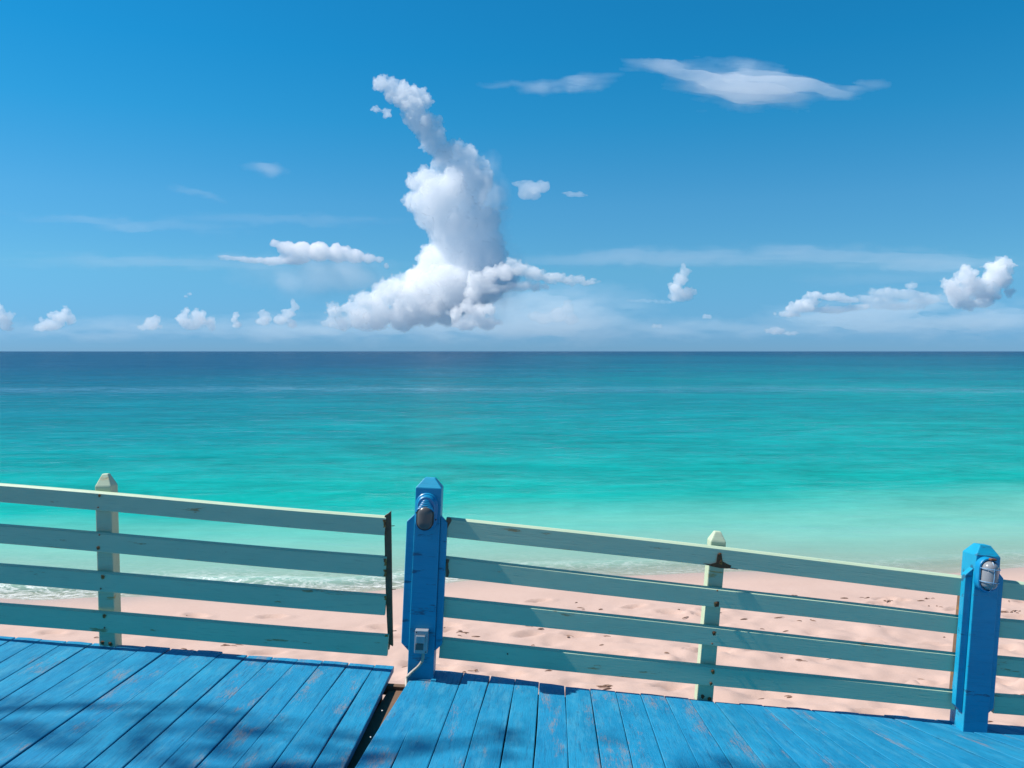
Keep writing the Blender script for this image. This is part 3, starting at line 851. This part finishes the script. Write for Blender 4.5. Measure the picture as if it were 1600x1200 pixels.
# ------------------------------------------------------------------ railings
FENCE_OFF = 0.055
def fence_depth(px):
    """distance of the railing's inner face line, along the deck edge"""
    if px < 630:
        return deck_depth(px, left_edge(px) + 8)
    ia, ib = 1 / deck_depth(690, right_edge(690) + 8), 1 / deck_depth(1510, right_edge(1510) + 8)
    return 1 / (ia + (ib - ia) * (px - 690) / 820.0)
def rail_geom(x0, x1, top0, bot0, top1, bot1, parent, thick=0.040, dz=0.0, mat='rail', sag=0.0):
    D0, D1 = fence_depth(x0) + dz, fence_depth(x1) + dz
    a = cam_point(x0, (top0 + bot0) / 2, D0); b = cam_point(x1, (top1 + bot1) / 2, D1)
    h0 = (bot0 - top0) * D0 / F; h1 = (bot1 - top1) * D1 / F
    Xv = (b - a); L = Xv.length; Xv.normalize()
    Yv = DECK_N.cross(Xv).normalized(); Zv = Xv.cross(Yv)
    n = 16
    bm = bmesh.new()
    rings = []
    c = 0.004
    for i in range(n + 1):
        t = i / n
        h = (h0 * (1 - t) + h1 * t) / 2
        z = sag * math.sin(math.pi * t) + 0.0025 * math.sin(7 * t + x0)
        y = 0.004 * math.sin(5 * t + top0)
        prof = [(-c, -h), (thick - c * 0, -h), (thick, -h + c), (thick, h - c), (thick - c, h), (0.014, h), (0, h - 0.012), (0, -h + c)]
        prof[0] = (c, -h)
        prof[1] = (thick - c, -h)
        rings.append([bm.verts.new((t * L, y + p, z + q)) for p, q in prof])
    for i in range(n):
        for k in range(8):
            bm.faces.new((rings[i][k], rings[i][(k + 1) % 8], rings[i + 1][(k + 1) % 8], rings[i + 1][k]))
    bm.faces.new(rings[0]); bm.faces.new(rings[-1])
    mw = Matrix((Xv, Yv, Zv)).transposed().to_4x4(); mw.translation = a
    ob = link('rail', bm_mesh(bm, 'rail'), M[mat], parent)
    ob.matrix_basis = parent.matrix_basis.inverted() @ mw
    return ob

def post_frame(bx, by, tx, ty, D, dtop=0.0):
    """local frame of an upright: origin at its base, Z to its top, X along the railing, Y away from the camera"""
    B = cam_point(bx, by, D); T = cam_point(tx, ty, D + dtop)
    Zv = (T - B); H = Zv.length; Zv.normalize()
    Xv = Vector((1, 0, 0)); Xv = (Xv - Zv * Xv.dot(Zv)).normalized()
    Yv = Zv.cross(Xv)
    mw = Matrix((Xv, Yv, Zv)).transposed().to_4x4(); mw.translation = B
    return mw, H

def capped_post(w, dp, H, cap, flat, y0=0.0, bev=0.006, low=0.0):
    """square post with a chamfered head; front face at y0"""
    bm = bmesh.new()
    def ring(z, ins):
        return [bm.verts.new(p) for p in ((-w / 2 + ins, y0 + ins, z), (w / 2 - ins, y0 + ins, z), (w / 2 - ins, y0 + dp - ins, z), (-w / 2 + ins, y0 + dp - ins, z))]
    r0, r1, r2 = ring(low, 0), ring(H - cap, 0), ring(H, flat)
    for a, b in ((r0, r1), (r1, r2)):
        for k in range(4):
            bm.faces.new((a[k], a[(k + 1) % 4], b[(k + 1) % 4], b[k]))
    bm.faces.new(r0); bm.faces.new(r2)
    bm_bevel(bm, bev, 2)
    return bm

def place(ob, parent, mw):
    ob.parent = parent
    ob.matrix_basis = parent.matrix_basis.inverted() @ mw
    return ob

def rot_x_long(bm):
    return bm

def nail(parent, px, py, D, r=0.006, stain=0.0):
    p = cam_point(px, py, D)
    bm = bmesh.new()
    bmesh.ops.create_cone(bm, cap_ends=True, segments=9, radius1=r, radius2=r * 0.7, depth=0.006)
    mw = Matrix.Rotation(math.pi / 2, 4, 'X'); mw.translation = p
    ob = link('nail', bm_mesh(bm, 'nail'), M['rust']); place(ob, parent, mw)
    if stain > 0:
        rr = random.Random(int(px * 7 + py))
        poly = []
        for k in range(14):
            a = k * math.tau / 14
            q = stain * rr.uniform(0.65, 1.15)
            poly.append((math.cos(a) * q, math.sin(a) * q * (1.5 if math.sin(a) < 0 else 0.9)))
        bm = prism(poly, 0, 0.0012, 'y')
        mw = Matrix.Translation(p + Vector((0, 0.0005, 0)))
        ob = link('rust_stain', bm_mesh(bm, 'rust_stain'), M['rust_stain']); place(ob, parent, mw)

# left railing
rl = empty('wooden_railing', deck_point(170, 1017)); tag(rl, 'pale green four-rail wooden railing on the left with a ragged dark end', 'railing', 'pale green railings along the deck edge')
L_L = [(756.5, 785), (820, 849.5), (882, 912), (944, 976)]
L_R = [(807, 837), (870, 902), (930, 962), (992, 1025)]
for k in range(4):
    (t0, b0), (t1, b1) = L_L[k], L_R[k]
    s = (t1 - t0) / 604; sb = (b1 - b0) / 604
    xe = (602, 603, 602, 606)[k]
    rail_geom(-95, xe, t0 - 95 * s, b0 - 95 * sb, t0 + xe * s, b0 + xe * sb, rl, thick=0.044 if k == 0 else 0.036)
mw, H = post_frame(167, 1019, 160, 741, fence_depth(168) + 0.062)
ob = link('post', bm_mesh(capped_post(0.112, 0.10, H, 0.085, 0.034, bev=0.009)), M['post']) if False else None
def add_post(parent, bx, by, tx, ty, w, dp, cap, flat, dz):
    mw, H = post_frame(bx, by, tx, ty, fence_depth(bx) + dz)
    bm = capped_post(w, dp, H, cap, flat, bev=0.007)
    me = bm_mesh(bm, 'post')
    o = link('post', me, M['post']); place(o, parent, mw)
    return o
add_post(rl, 167.5, 1019, 160, 741, 0.108, 0.10, 0.080, 0.034, 0.048)
for (px, py, st) in ((155, 774, 0.010), (153, 793, 0.0), (155, 836, 0.0), (153, 856, 0.012), (160, 901, 0.013), (157, 920, 0.0), (163, 962, 0.013), (163, 981, 0)):
    nail(rl, px, py, fence_depth(px) - 0.006, 0.0075 if st else 0.0055, st)
for (px, py) in ((160, 1004), (172, 1006)):
    nail(rl, px, py, fence_depth(px) + 0.044, 0.011, 0.014)

def batten(parent, pts, D, th, mat='batten'):
    """ragged upright strip at a railing end, outline in photograph pixels"""
    o = cam_point(pts[0][0], pts[0][1], D)
    poly = []
    for x, y in pts:
        q = cam_point(x, y, D) - o
        poly.append((q.x, q.z))
    bm = prism(poly, 0, th, 'y')
    ob = link('end_batten', bm_mesh(bm, 'end_batten'), M[mat]); place(ob, parent, Matrix.Translation(o))
    return ob
batten(rl, [(601, 806), (606, 803), (610.5, 799), (611, 860), (611.5, 940), (612.5, 1013), (608, 1010), (606.5, 1019), (602, 1010), (604.5, 995), (603, 960), (602, 930), (601, 880), (600.5, 840)], fence_depth(606) + 0.003, 0.030)
for (px, py) in ((613, 822), (615, 921), (616, 986)):
    a = cam_point(px - 4, py, fence_depth(606) + 0.015); b = cam_point(px + 3.5, py - 0.5, fence_depth(606) + 0.012)
    bm = tube([a, (a + b) / 2, b], 0.0028, 6)
    o = link('nail', bm_mesh(bm, 'nail'), M['rust']); place(o, rl, Matrix.Identity(4))
# rust and rot bleeding into the rail ends
for (x0, x1, y0, y1) in ((598.5, 603, 812, 836), (599.5, 604, 873, 884), (599.5, 604, 890, 901), (600, 603.5, 931, 938), (601, 606, 992, 1003)):
    r = random.Random(int(y0)); D = fence_depth(603) - 0.0035
    o = cam_point(x1, y0, D); poly = [(0.0, 0.0)]
    for k in range(6):
        t = k / 5
        q = cam_point(x0 + r.uniform(-1, 1.6), y0 + (y1 - y0) * t, D) - o; poly.append((q.x, q.z))
    q = cam_point(x1, y1, D) - o; poly.append((q.x, q.z))
    ob = link('rust_stain', bm_mesh(prism(poly, 0, 0.0015, 'y'), 'rust_stain'), M['rust_stain']); place(ob, rl, Matrix.Translation(o))

# middle railing
rm = empty('wooden_railing', deck_point(1103, 1099)); tag(rm, 'pale green four-rail wooden railing between the two tall blue posts', 'railing', 'pale green railings along the deck edge')
M_L = [(808.5, 839), (871, 903), (934, 965), (998, 1030)]
M_R = [(901.5, 932), (964, 992.5), (1022, 1051), (1080, 1110)]
M_X = [1511, 1505, 1499, 1494]
for k in range(4):
    (t0, b0), (t1, b1) = M_L[k], M_R[k]
    x1 = M_X[k] - 1
    s = (t1 - t0) / (M_X[k] - 700); sb = (b1 - b0) / (M_X[k] - 700)
    xs_ = (696, 693, 690, 687)[k]
    rail_geom(xs_, x1, t0 + (xs_ - 700) * s, b0 + (xs_ - 700) * sb, t0 + (x1 - 700) * s, b0 + (x1 - 700) * sb, rm, thick=0.044 if k == 0 else 0.036, sag=(0.006, 0.004, 0.002, 0.0)[k])
add_post(rm, 1101.5, 1101, 1124, 832, 0.100, 0.10, 0.060, 0.030, 0.048)
for (px, py, st) in ((1121, 923, 0), (1120, 943, 0.017), (1116, 989, 0.013), (1113, 1006, 0), (1114, 1049, 0.014), (1111, 1068, 0.010), (793, 1021 + 1, 0), (1125, 866, 0.014), (1126, 878, 0.014)):
    nail(rm, px, py, fence_depth(px) - 0.006, 0.008 if st else 0.0055, st)
for (px, py) in ((1098, 1088), (1109, 1092)):
    nail(rm, px, py, fence_depth(px) + 0.044, 0.011, 0.013)
D = fence_depth(1125) - 0.0045
o = cam_point(1125, 884, D)
poly = []
for x, y in ((1098, 880), (1110, 881.5), (1119, 879), (1121, 866), (1127, 864), (1129, 877), (1136, 881), (1148, 886), (1154, 890), (1140, 888.5), (1126, 888), (1112, 885)):
    q = cam_point(x, y, D) - o; poly.append((q.x, q.z))
ob = link('rust_stain', bm_mesh(prism(poly, 0, 0.0015, 'y'), 'rust_stain'), M['rust']); place(ob, rm, Matrix.Translation(o))
for (x0, x1, y0, y1) in ((698, 707, 809, 839), (697, 703, 874, 902)):
    r = random.Random(int(y0)); D = fence_depth(703) - 0.004
    o = cam_point(x0, y0, D); poly = [(0.0, 0.0)]
    for k in range(9):
        t = k / 8
        q = cam_point(x1 + r.uniform(-3, 1.5), y0 + (y1 - y0) * t, D) - o; poly.append((q.x, q.z))
    q = cam_point(x0, y1, D) - o; poly.append((q.x, q.z))
    ob = link('rust_stain', bm_mesh(prism(poly, 0, 0.0015, 'y'), 'rust_stain'), M['batten']); place(ob, rm, Matrix.Translation(o))
batten(rm, [(1502, 918), (1508, 918), (1505, 1000), (1500, 1098), (1490, 1098), (1496, 1000)], fence_depth(1498) + 0.046, 0.035)
nail(rm, 1497, 1037, fence_depth(1497) - 0.006, 0.007, 0.011)

# right railing, running out of the picture
rr_ = empty('wooden_railing', deck_point(1640, 1137)); tag(rr_, 'short run of pale green railing cut by the right picture edge', 'railing', 'pale green railings along the deck edge')
R_0 = [(908, 936), (969, 998), (1028, 1058), (1087, 1116.5)]
R_S = [0.115, 0.09, 0.085, 0.08]
for k in range(4):
    t0, b0 = R_0[k]; s = R_S[k]
    rail_geom(1553, 1850, t0 - 17 * s, b0 - 17 * s, t0 + 280 * s, b0 + 280 * s, rr_, thick=0.04)
add_post(rr_, 1835, 1152, 1862, 890, 0.10, 0.10, 0.06, 0.03, 0.048)

# ------------------------------------------------------------------ tall blue posts
def tall_post(name, label, bx, by, tx, ty, w, cap, flat, board_lo, board_hi, out_l, out_r, dp=0.16, setback=0.022, D=None):
    D = D or fence_depth(bx) - 0.085
    mw, H = post_frame(bx, by, tx, ty, D, 0.04)
    t = empty(name, mw.translation)
    t.matrix_basis = mw
    tag(t, label, 'post', 'tall blue lamp posts')
    bm = capped_post(w, dp, H, cap, flat, bev=0.005, low=-0.5)
    o = link('shaft', bm_mesh(bm, 'shaft'), M['blue_post'], t)
    for s, ow in ((-1, out_l), (1, out_r)):
        ch = ow
        x0 = w / 2 + 0.001
        poly = [(x0, board_lo - ch), (x0 + ow, board_lo), (x0 + ow, board_hi), (x0, board_hi + ch)]
        poly = [(s * a, b) for a, b in poly]
        bm = prism(poly, setback, setback + 0.045, 'y')
        bm_bevel(bm, 0.003, 1)
        link('side_board', bm_mesh(bm, 'side_board'), M['blue_post'], t)
    return t, mw, H, D

tp1, mw1, H1, D1 = tall_post('tall_post', 'tall dark blue timber post beside the gap in the deck', 656.5, 1060, 670.5, 747.5, 0.168, 0.062, 0.050, 0.215, 1.0, 0.050, 0.044)
tp2, mw2, H2, D2 = tall_post('tall_post', 'tall lighter blue timber post near the right picture edge', 1524, 1139, 1546, 853.5, 0.150, 0.062, 0.042, 0.125, 0.925, 0.046, 0.040)

# ------------------------------------------------------------------ lamps, box, conduit
def stadium(w, h, n=10):
    r = w / 2; k = h / 2 - r
    pts = [(r * math.cos(a), k + r * math.sin(a)) for a in np.linspace(0, math.pi, n)]
    pts += [(r * math.cos(a), -k + r * math.sin(a)) for a in np.linspace(math.pi, math.tau, n)]
    return pts
def loft(rings):
    """rings: list of (outline, y) in x-z, front towards -y; closed"""
    bm = bmesh.new()
    rs = [[bm.verts.new((a, y, b)) for a, b in o] for o, y in rings]
    n = len(rs[0])
    for i in range(len(rs) - 1):
        for k in range(n):
            bm.faces.new((rs[i][k], rs[i][(k + 1) % n], rs[i + 1][(k + 1) % n], rs[i + 1][k]))
    bm.faces.new(rs[0]); bm.faces.new(rs[-1])
    return bm
def shaded(bm, name, ang=35):
    me = bm_mesh(bm, name, True)
    me.set_sharp_from_angle(angle=math.radians(ang))
    return me

def local_of(mw, px, py, D):
    return mw.inverted() @ cam_point(px, py, D)

# lamp on the middle post: painted casting with ribbed hood over a smoked oval lens
c = local_of(mw1, 665.5, 801, D1 - 0.01)
lm1 = empty('bulkhead_lamp'); lm1.matrix_basis = mw1 @ Matrix.Translation(Vector((c.x, 0, c.z)))
tag(lm1, 'blue painted bulkhead lamp with ribbed hood and dark oval lens', 'lamp', 'lamps on the tall posts')
S1 = D1 / F
W1, H1_ = 35 * S1, 60 * S1
bm = loft([(stadium(W1, H1_), -0.001), (stadium(W1, H1_), -0.016), (stadium(W1 * 0.93, H1_ * 0.96), -0.022), (stadium(W1 * 0.83, H1_ * 0.90), -0.024), (stadium(W1 * 0.80, H1_ * 0.88), -0.060), (stadium(W1 * 0.72, H1_ * 0.82), -0.066)])
bc1 = link('base_casting', shaded(bm, 'base_casting'), M['blue_lamp'], lm1)
for k in range(5):       # ribs of the hood
    z = 0.077 - k * 0.0105
    hw = W1 * (0.20 + 0.047 * k)
    yb = -0.070 - 0.006 * k
    pts = [(hw * math.sin(a), yb - 0.006 * math.cos(a), z + 0.030 * math.cos(a) - 0.026) for a in np.linspace(-1.35, 1.35, 13)]
    link('hood_rib', shaded(tube(pts, 0.0052, 8), 'hood_rib'), M['blue_lamp'], bc1)
lz = -0.028
def shift(o, dz): return [(a, b + dz) for a, b in o]
bm = loft([(shift(stadium(27 * S1, 39 * S1), lz), -0.062), (shift(stadium(27 * S1, 39 * S1), lz), -0.093), (shift(stadium(24.5 * S1, 36.5 * S1), lz), -0.098)])
seal = link('lens_seal', shaded(bm, 'lens_seal'), M['dark'], lm1)
bm = loft([(shift(stadium(23.5 * S1 * q, 35.5 * S1 * (1 - (1 - q) * 0.66)), lz), -0.0975 - e) for q, e in ((1, 0), (0.93, 0.010), (0.78, 0.018), (0.5, 0.0235), (0.2, 0.026))])
link('lens', shaded(bm, 'lens', 60), M['smoked_glass'], seal)
for x, z in ((-W1 * 0.44, -0.005), (W1 * 0.44, -0.045)):
    bm = bmesh.new(); bmesh.ops.create_cone(bm, cap_ends=True, segments=8, radius1=0.006, radius2=0.005, depth=0.006)
    o = link('screw', bm_mesh(bm, 'screw'), M['dark'], bc1); o.matrix_basis = Matrix.Translation((x, -0.0235, z)) @ Matrix.Rotation(math.pi / 2, 4, 'X')

# lamp on the right post: oval casting, glass jar behind a wire cage
c = local_of(mw2, 1545, 899, D2 - 0.01)
lm2 = empty('bulkhead_lamp'); lm2.matrix_basis = mw2 @ Matrix.Translation(Vector((c.x, 0, c.z)))
tag(lm2, 'blue bulkhead lamp with clear glass jar behind a wire cage', 'lamp', 'lamps on the tall posts')
S2 = D2 / F
W2, H2_ = 34 * S2, 55 * S2
bm = loft([(stadium(W2, H2_), -0.001), (stadium(W2, H2_), -0.040), (stadium(W2 * 0.94, H2_ * 0.96), -0.048), (stadium(W2 * 0.80, H2_ * 0.88), -0.049), (stadium(W2 * 0.78, H2_ * 0.86), -0.030)])
link('base_casting', shaded(bm, 'base_casting'), M['blue_lamp'], lm2)
bm = bmesh.new()
bmesh.ops.create_uvsphere(bm, u_segments=24, v_segments=16, radius=1.0)
for v in bm.verts:
    s = 1 if v.co.z > 0 else -1
    z = v.co.z
    v.co = Vector((v.co.x * 12.2 * S2, -0.052 + v.co.y * 12.0 * S2, s * 10.5 * S2 + z * 11.5 * S2))
jar = link('glass_jar', shaded(bm, 'glass_jar', 80), M['clear_glass'], lm2)
bm = bmesh.new(); bmesh.ops.create_uvsphere(bm, u_segments=12, v_segments=8, radius=0.018)
for v in bm.verts: v.co = Vector((v.co.x, -0.052 + v.co.y, 0.005 + v.co.z * 1.7))
link('bulb', shaded(bm, 'bulb', 80), mat_simple('bulb_white', (0.6, 0.6, 0.6), 0.3, 0.05), jar)
for z in (0.043, -0.036):
    pts = [(14.4 * S2 * math.cos(a), -0.050 - 14.0 * S2 * math.sin(a), z) for a in np.linspace(-0.15, math.pi + 0.15, 19)]
    link('cage_wire', shaded(tube(pts, 0.0026, 6), 'cage_wire'), M['cage'], lm2)
pts = [(0.0, -0.050 - 13.6 * S2 * math.cos(a) * (1.0 if abs(a) < 1.1 else 1.0), 24.5 * S2 * math.sin(a)) for a in np.linspace(-1.5, 1.5, 21)]
link('cage_wire', shaded(tube(pts, 0.0026, 6), 'cage_wire'), M['cage'], lm2)
bm = box(-0.012, 0.022, -0.078, -0.05, 24 * S2, 27 * S2); bm_bevel(bm, 0.002, 1)
link('clamp', bm_mesh(bm, 'clamp'), M['rust'], lm2)

# socket box and its conduit
c = local_of(mw1, 658.5, 1002, D1 - 0.03)
bx = empty('socket_box'); bx.matrix_basis = mw1 @ Matrix.Translation(Vector((c.x, 0, c.z)))
tag(bx, 'grey weathered metal socket box low on the tall post by the gap', 'socket box')
w, h = 20.5 * S1, 35 * S1
bm = box(-w / 2, w / 2, -0.060, -0.001, -h / 2, h / 2); bm_bevel(bm, 0.004, 2)
hs = link('housing', bm_mesh(bm, 'housing'), M['grey_metal'], bx)
bm = box(-w * 0.40, w * 0.30, -0.078, -0.061, -h * 0.02, h * 0.30); bm_bevel(bm, 0.004, 2)
link('flap_cover', bm_mesh(bm, 'flap_cover'), M['grey_metal'], bx)
bm = box(-w * 0.42, w * 0.18, -0.066, -0.0605, -h * 0.34, -h * 0.06); bm_bevel(bm, 0.002, 1)
link('socket', bm_mesh(bm, 'socket'), mat_simple('grimy_socket', (0.10, 0.11, 0.11), 0.6), bx)
for x, z in ((-w * 0.38, h * 0.42), (w * 0.38, -h * 0.42)):
    bm = bmesh.new(); bmesh.ops.create_cone(bm, cap_ends=True, segments=8, radius1=0.004, radius2=0.0035, depth=0.004)
    o = link('screw', bm_mesh(bm, 'screw'), M['dark'], hs); o.matrix_basis = Matrix.Translation((x, -0.0625, z)) @ Matrix.Rotation(math.pi / 2, 4, 'X')

Dc = D1 - 0.035
cp = [(660.5, 1018, Dc), (661, 1026, Dc), (659, 1034, Dc), (653, 1042, Dc), (645, 1049, Dc), (638, 1056, Dc - 0.01), (634.5, 1063, Dc - 0.02), (630, 1074, Dc - 0.10), (622, 1090, Dc - 0.20), (612, 1108, Dc - 0.33)]
pts = []
for i, (x, y, D_) in enumerate(cp):
    p = cam_point(x, y, D_)
    if i >= 7:
        p = deck_point(x + 6, y) - DECK_N * (0.02 + 0.03 * (i - 6))
    pts.append(p)
fine = []
for i in range(len(pts) - 1):
    p0, p1, p2, p3 = pts[max(i - 1, 0)], pts[i], pts[i + 1], pts[min(i + 2, len(pts) - 1)]
    for t in (0, 0.25, 0.5, 0.75):
        fine.append(0.5 * ((2 * p1) + (p2 - p0) * t + (2 * p0 - 5 * p1 + 4 * p2 - p3) * t * t + (3 * p1 - p0 - 3 * p2 + p3) * t ** 3))
fine.append(pts[-1])
o = link('cable_conduit', shaded(tube([p - fine[0] for p in fine], 0.0095, 10), 'cable_conduit'), M['conduit'])
o.location = fine[0]
tag(o, 'bare curved conduit dropping from the grey box into the deck gap', 'conduit')
for (px, py) in ((597.5, 1105), (579.5, 1146)):
    bm = bmesh.new(); bmesh.ops.create_icosphere(bm, subdivisions=1, radius=0.0055)
    for v in bm.verts: v.co.z *= 0.7
    o = link('shell_chip', bm_mesh(bm, 'shell_chip'), mat_simple('shell_white', (0.75, 0.70, 0.64), 0.6)); o.location = deck_point(px, py) - DECK_N * 0.02
    tag(o, ('tiny white chip in the deck gap nearer the post' if py < 1120 else 'tiny white chip in the deck gap nearer the viewer'), 'shell')

# ------------------------------------------------------------------ litter on the sand
bm = bmesh.new()
r = random.Random(12)
def sand_z_at(x, y):
    return float(sand_height(np.array([[x]]), np.array([[y]]))[0, 0])
spots = []
for k in range(420):
    x = r.uniform(-8.5, 11); y = r.uniform(6.2, 10.9)
    dd = float(shore_y(np.array(x))) - y
    if dd < 1.2: continue
    if x < -1.5 and r.random() < 0.55: continue
    spots.append((x, y))
SX = np.array([[s[0] for s in spots]]); SY = np.array([[s[1] for s in spots]])
SZ = sand_height(SX, SY)[0]
for (x, y), z in zip(spots, SZ):
    n = r.choice((1, 1, 2, 3))
    for q in range(n):
        L = r.uniform(0.02, 0.11); a = r.uniform(-0.5, 0.5) + (math.pi if r.random() < 0.5 else 0)
        ox, oy = x + r.uniform(-0.06, 0.06), y + r.uniform(-0.03, 0.03)
        pts = []
        b = r.uniform(-0.4, 0.4)
        for t in np.linspace(0, 1, 5):
            aa = a + b * t
            pts.append(Vector((ox + L * t * math.cos(aa), oy + L * t * math.sin(aa), z + 0.003 + 0.006 * math.sin(math.pi * t))))
        rr2 = r.uniform(0.003, 0.0085)
        tb = tube(pts, [rr2 * 0.6, rr2, rr2, rr2 * 0.8, rr2 * 0.3], 5)
        tmp = bpy.data.meshes.new('t'); tb.to_mesh(tmp); tb.free(); bm.from_mesh(tmp); bpy.data.meshes.remove(tmp)
o = link('seaweed_litter', bm_mesh(bm, 'seaweed_litter'), mat_simple('dry_seaweed', (0.24, 0.145, 0.105), 0.85, 0.5, 12))
tag(o, 'scattered dry brown seaweed scraps on the pink sand', 'seaweed', kind='stuff')

# ------------------------------------------------------------------ the shade tree left of the deck, outside the picture
tr = empty('shade_tree', (-11.7, 4.0, 0.8)); tag(tr, 'tall leafy tree left of the deck, its crown shading the planks', 'tree')
rt = random.Random(4)
CR = Vector((1.6, 0.35, 12.6))
trunk = [Vector((0, 0, -0.2)), Vector((0.15, 0.1, 3.0)), Vector((0.5, 0.1, 6.0)), Vector((0.9, 0.2, 9.0)), Vector((1.4, 0.3, 11.8))]
bm = tube(trunk, [0.38, 0.30, 0.25, 0.18, 0.08], 10)
for k in range(11):
    a0 = trunk[2].lerp(trunk[4], rt.random())
    ang = k * math.tau / 11 + rt.uniform(-0.3, 0.3)
    e = CR + Vector((math.cos(ang) * 2.8, math.sin(ang) * 1.2, rt.uniform(-0.6, 0.9)))
    m_ = a0.lerp(e, 0.5) + Vector((0, 0, 0.35))
    tb = tube([a0, m_, e], [0.08, 0.05, 0.015], 7)
    tmp = bpy.data.meshes.new('t'); tb.to_mesh(tmp); tb.free(); bm.from_mesh(tmp); bpy.data.meshes.remove(tmp)
link('trunk', bm_mesh(bm, 'trunk'), mat_simple('grey_bark', (0.16, 0.13, 0.10), 0.9, 0.4, 8, bump=0.8), tr)
V, Fc = [], []
clumps = [CR + Vector((rt.uniform(-3.6, 3.4), rt.uniform(-2.2, 1.2), rt.uniform(-0.9, 1.2))) for _ in range(28)]
for c in clumps:
    for k in range(60):
        p = c + Vector((rt.gauss(0, 0.36), rt.gauss(0, 0.32), rt.gauss(0, 0.26)))
        if p.y > CR.y + 1.0 + 0.18 * math.sin(p.x * 2.1): continue
        u = Vector((rt.gauss(0, 1), rt.gauss(0, 1), rt.gauss(0, 0.5))).normalized()
        w_ = u.cross(Vector((rt.gauss(0, 1), rt.gauss(0, 1), rt.gauss(0, 1)))).normalized()
        l_, h_ = rt.uniform(0.12, 0.22), rt.uniform(0.06, 0.10)
        i0 = len(V)
        V += [p - u * l_ / 2, p + w_ * h_ / 2 - u * l_ * 0.05, p + u * l_ / 2, p - w_ * h_ / 2 - u * l_ * 0.05]
        Fc.append((i0, i0 + 1, i0 + 2, i0 + 3))
me = bpy.data.meshes.new('crown'); me.from_pydata(V, [], Fc)
lf = Mat('green_leaf')  # plain leaf green, partly translucent
d_ = lf.node('ShaderNodeBsdfDiffuse', Color=(0.07, 0.12, 0.03, 1)); t_ = lf.node('ShaderNodeBsdfTranslucent', Color=(0.10, 0.18, 0.03, 1))
lf.l.new(lf.node('ShaderNodeMixShader', i0=0.45, i1=d_.outputs[0], i2=t_.outputs[0]).outputs[0], lf.out.inputs['Surface'])
link('crown', me, lf.m, tr)
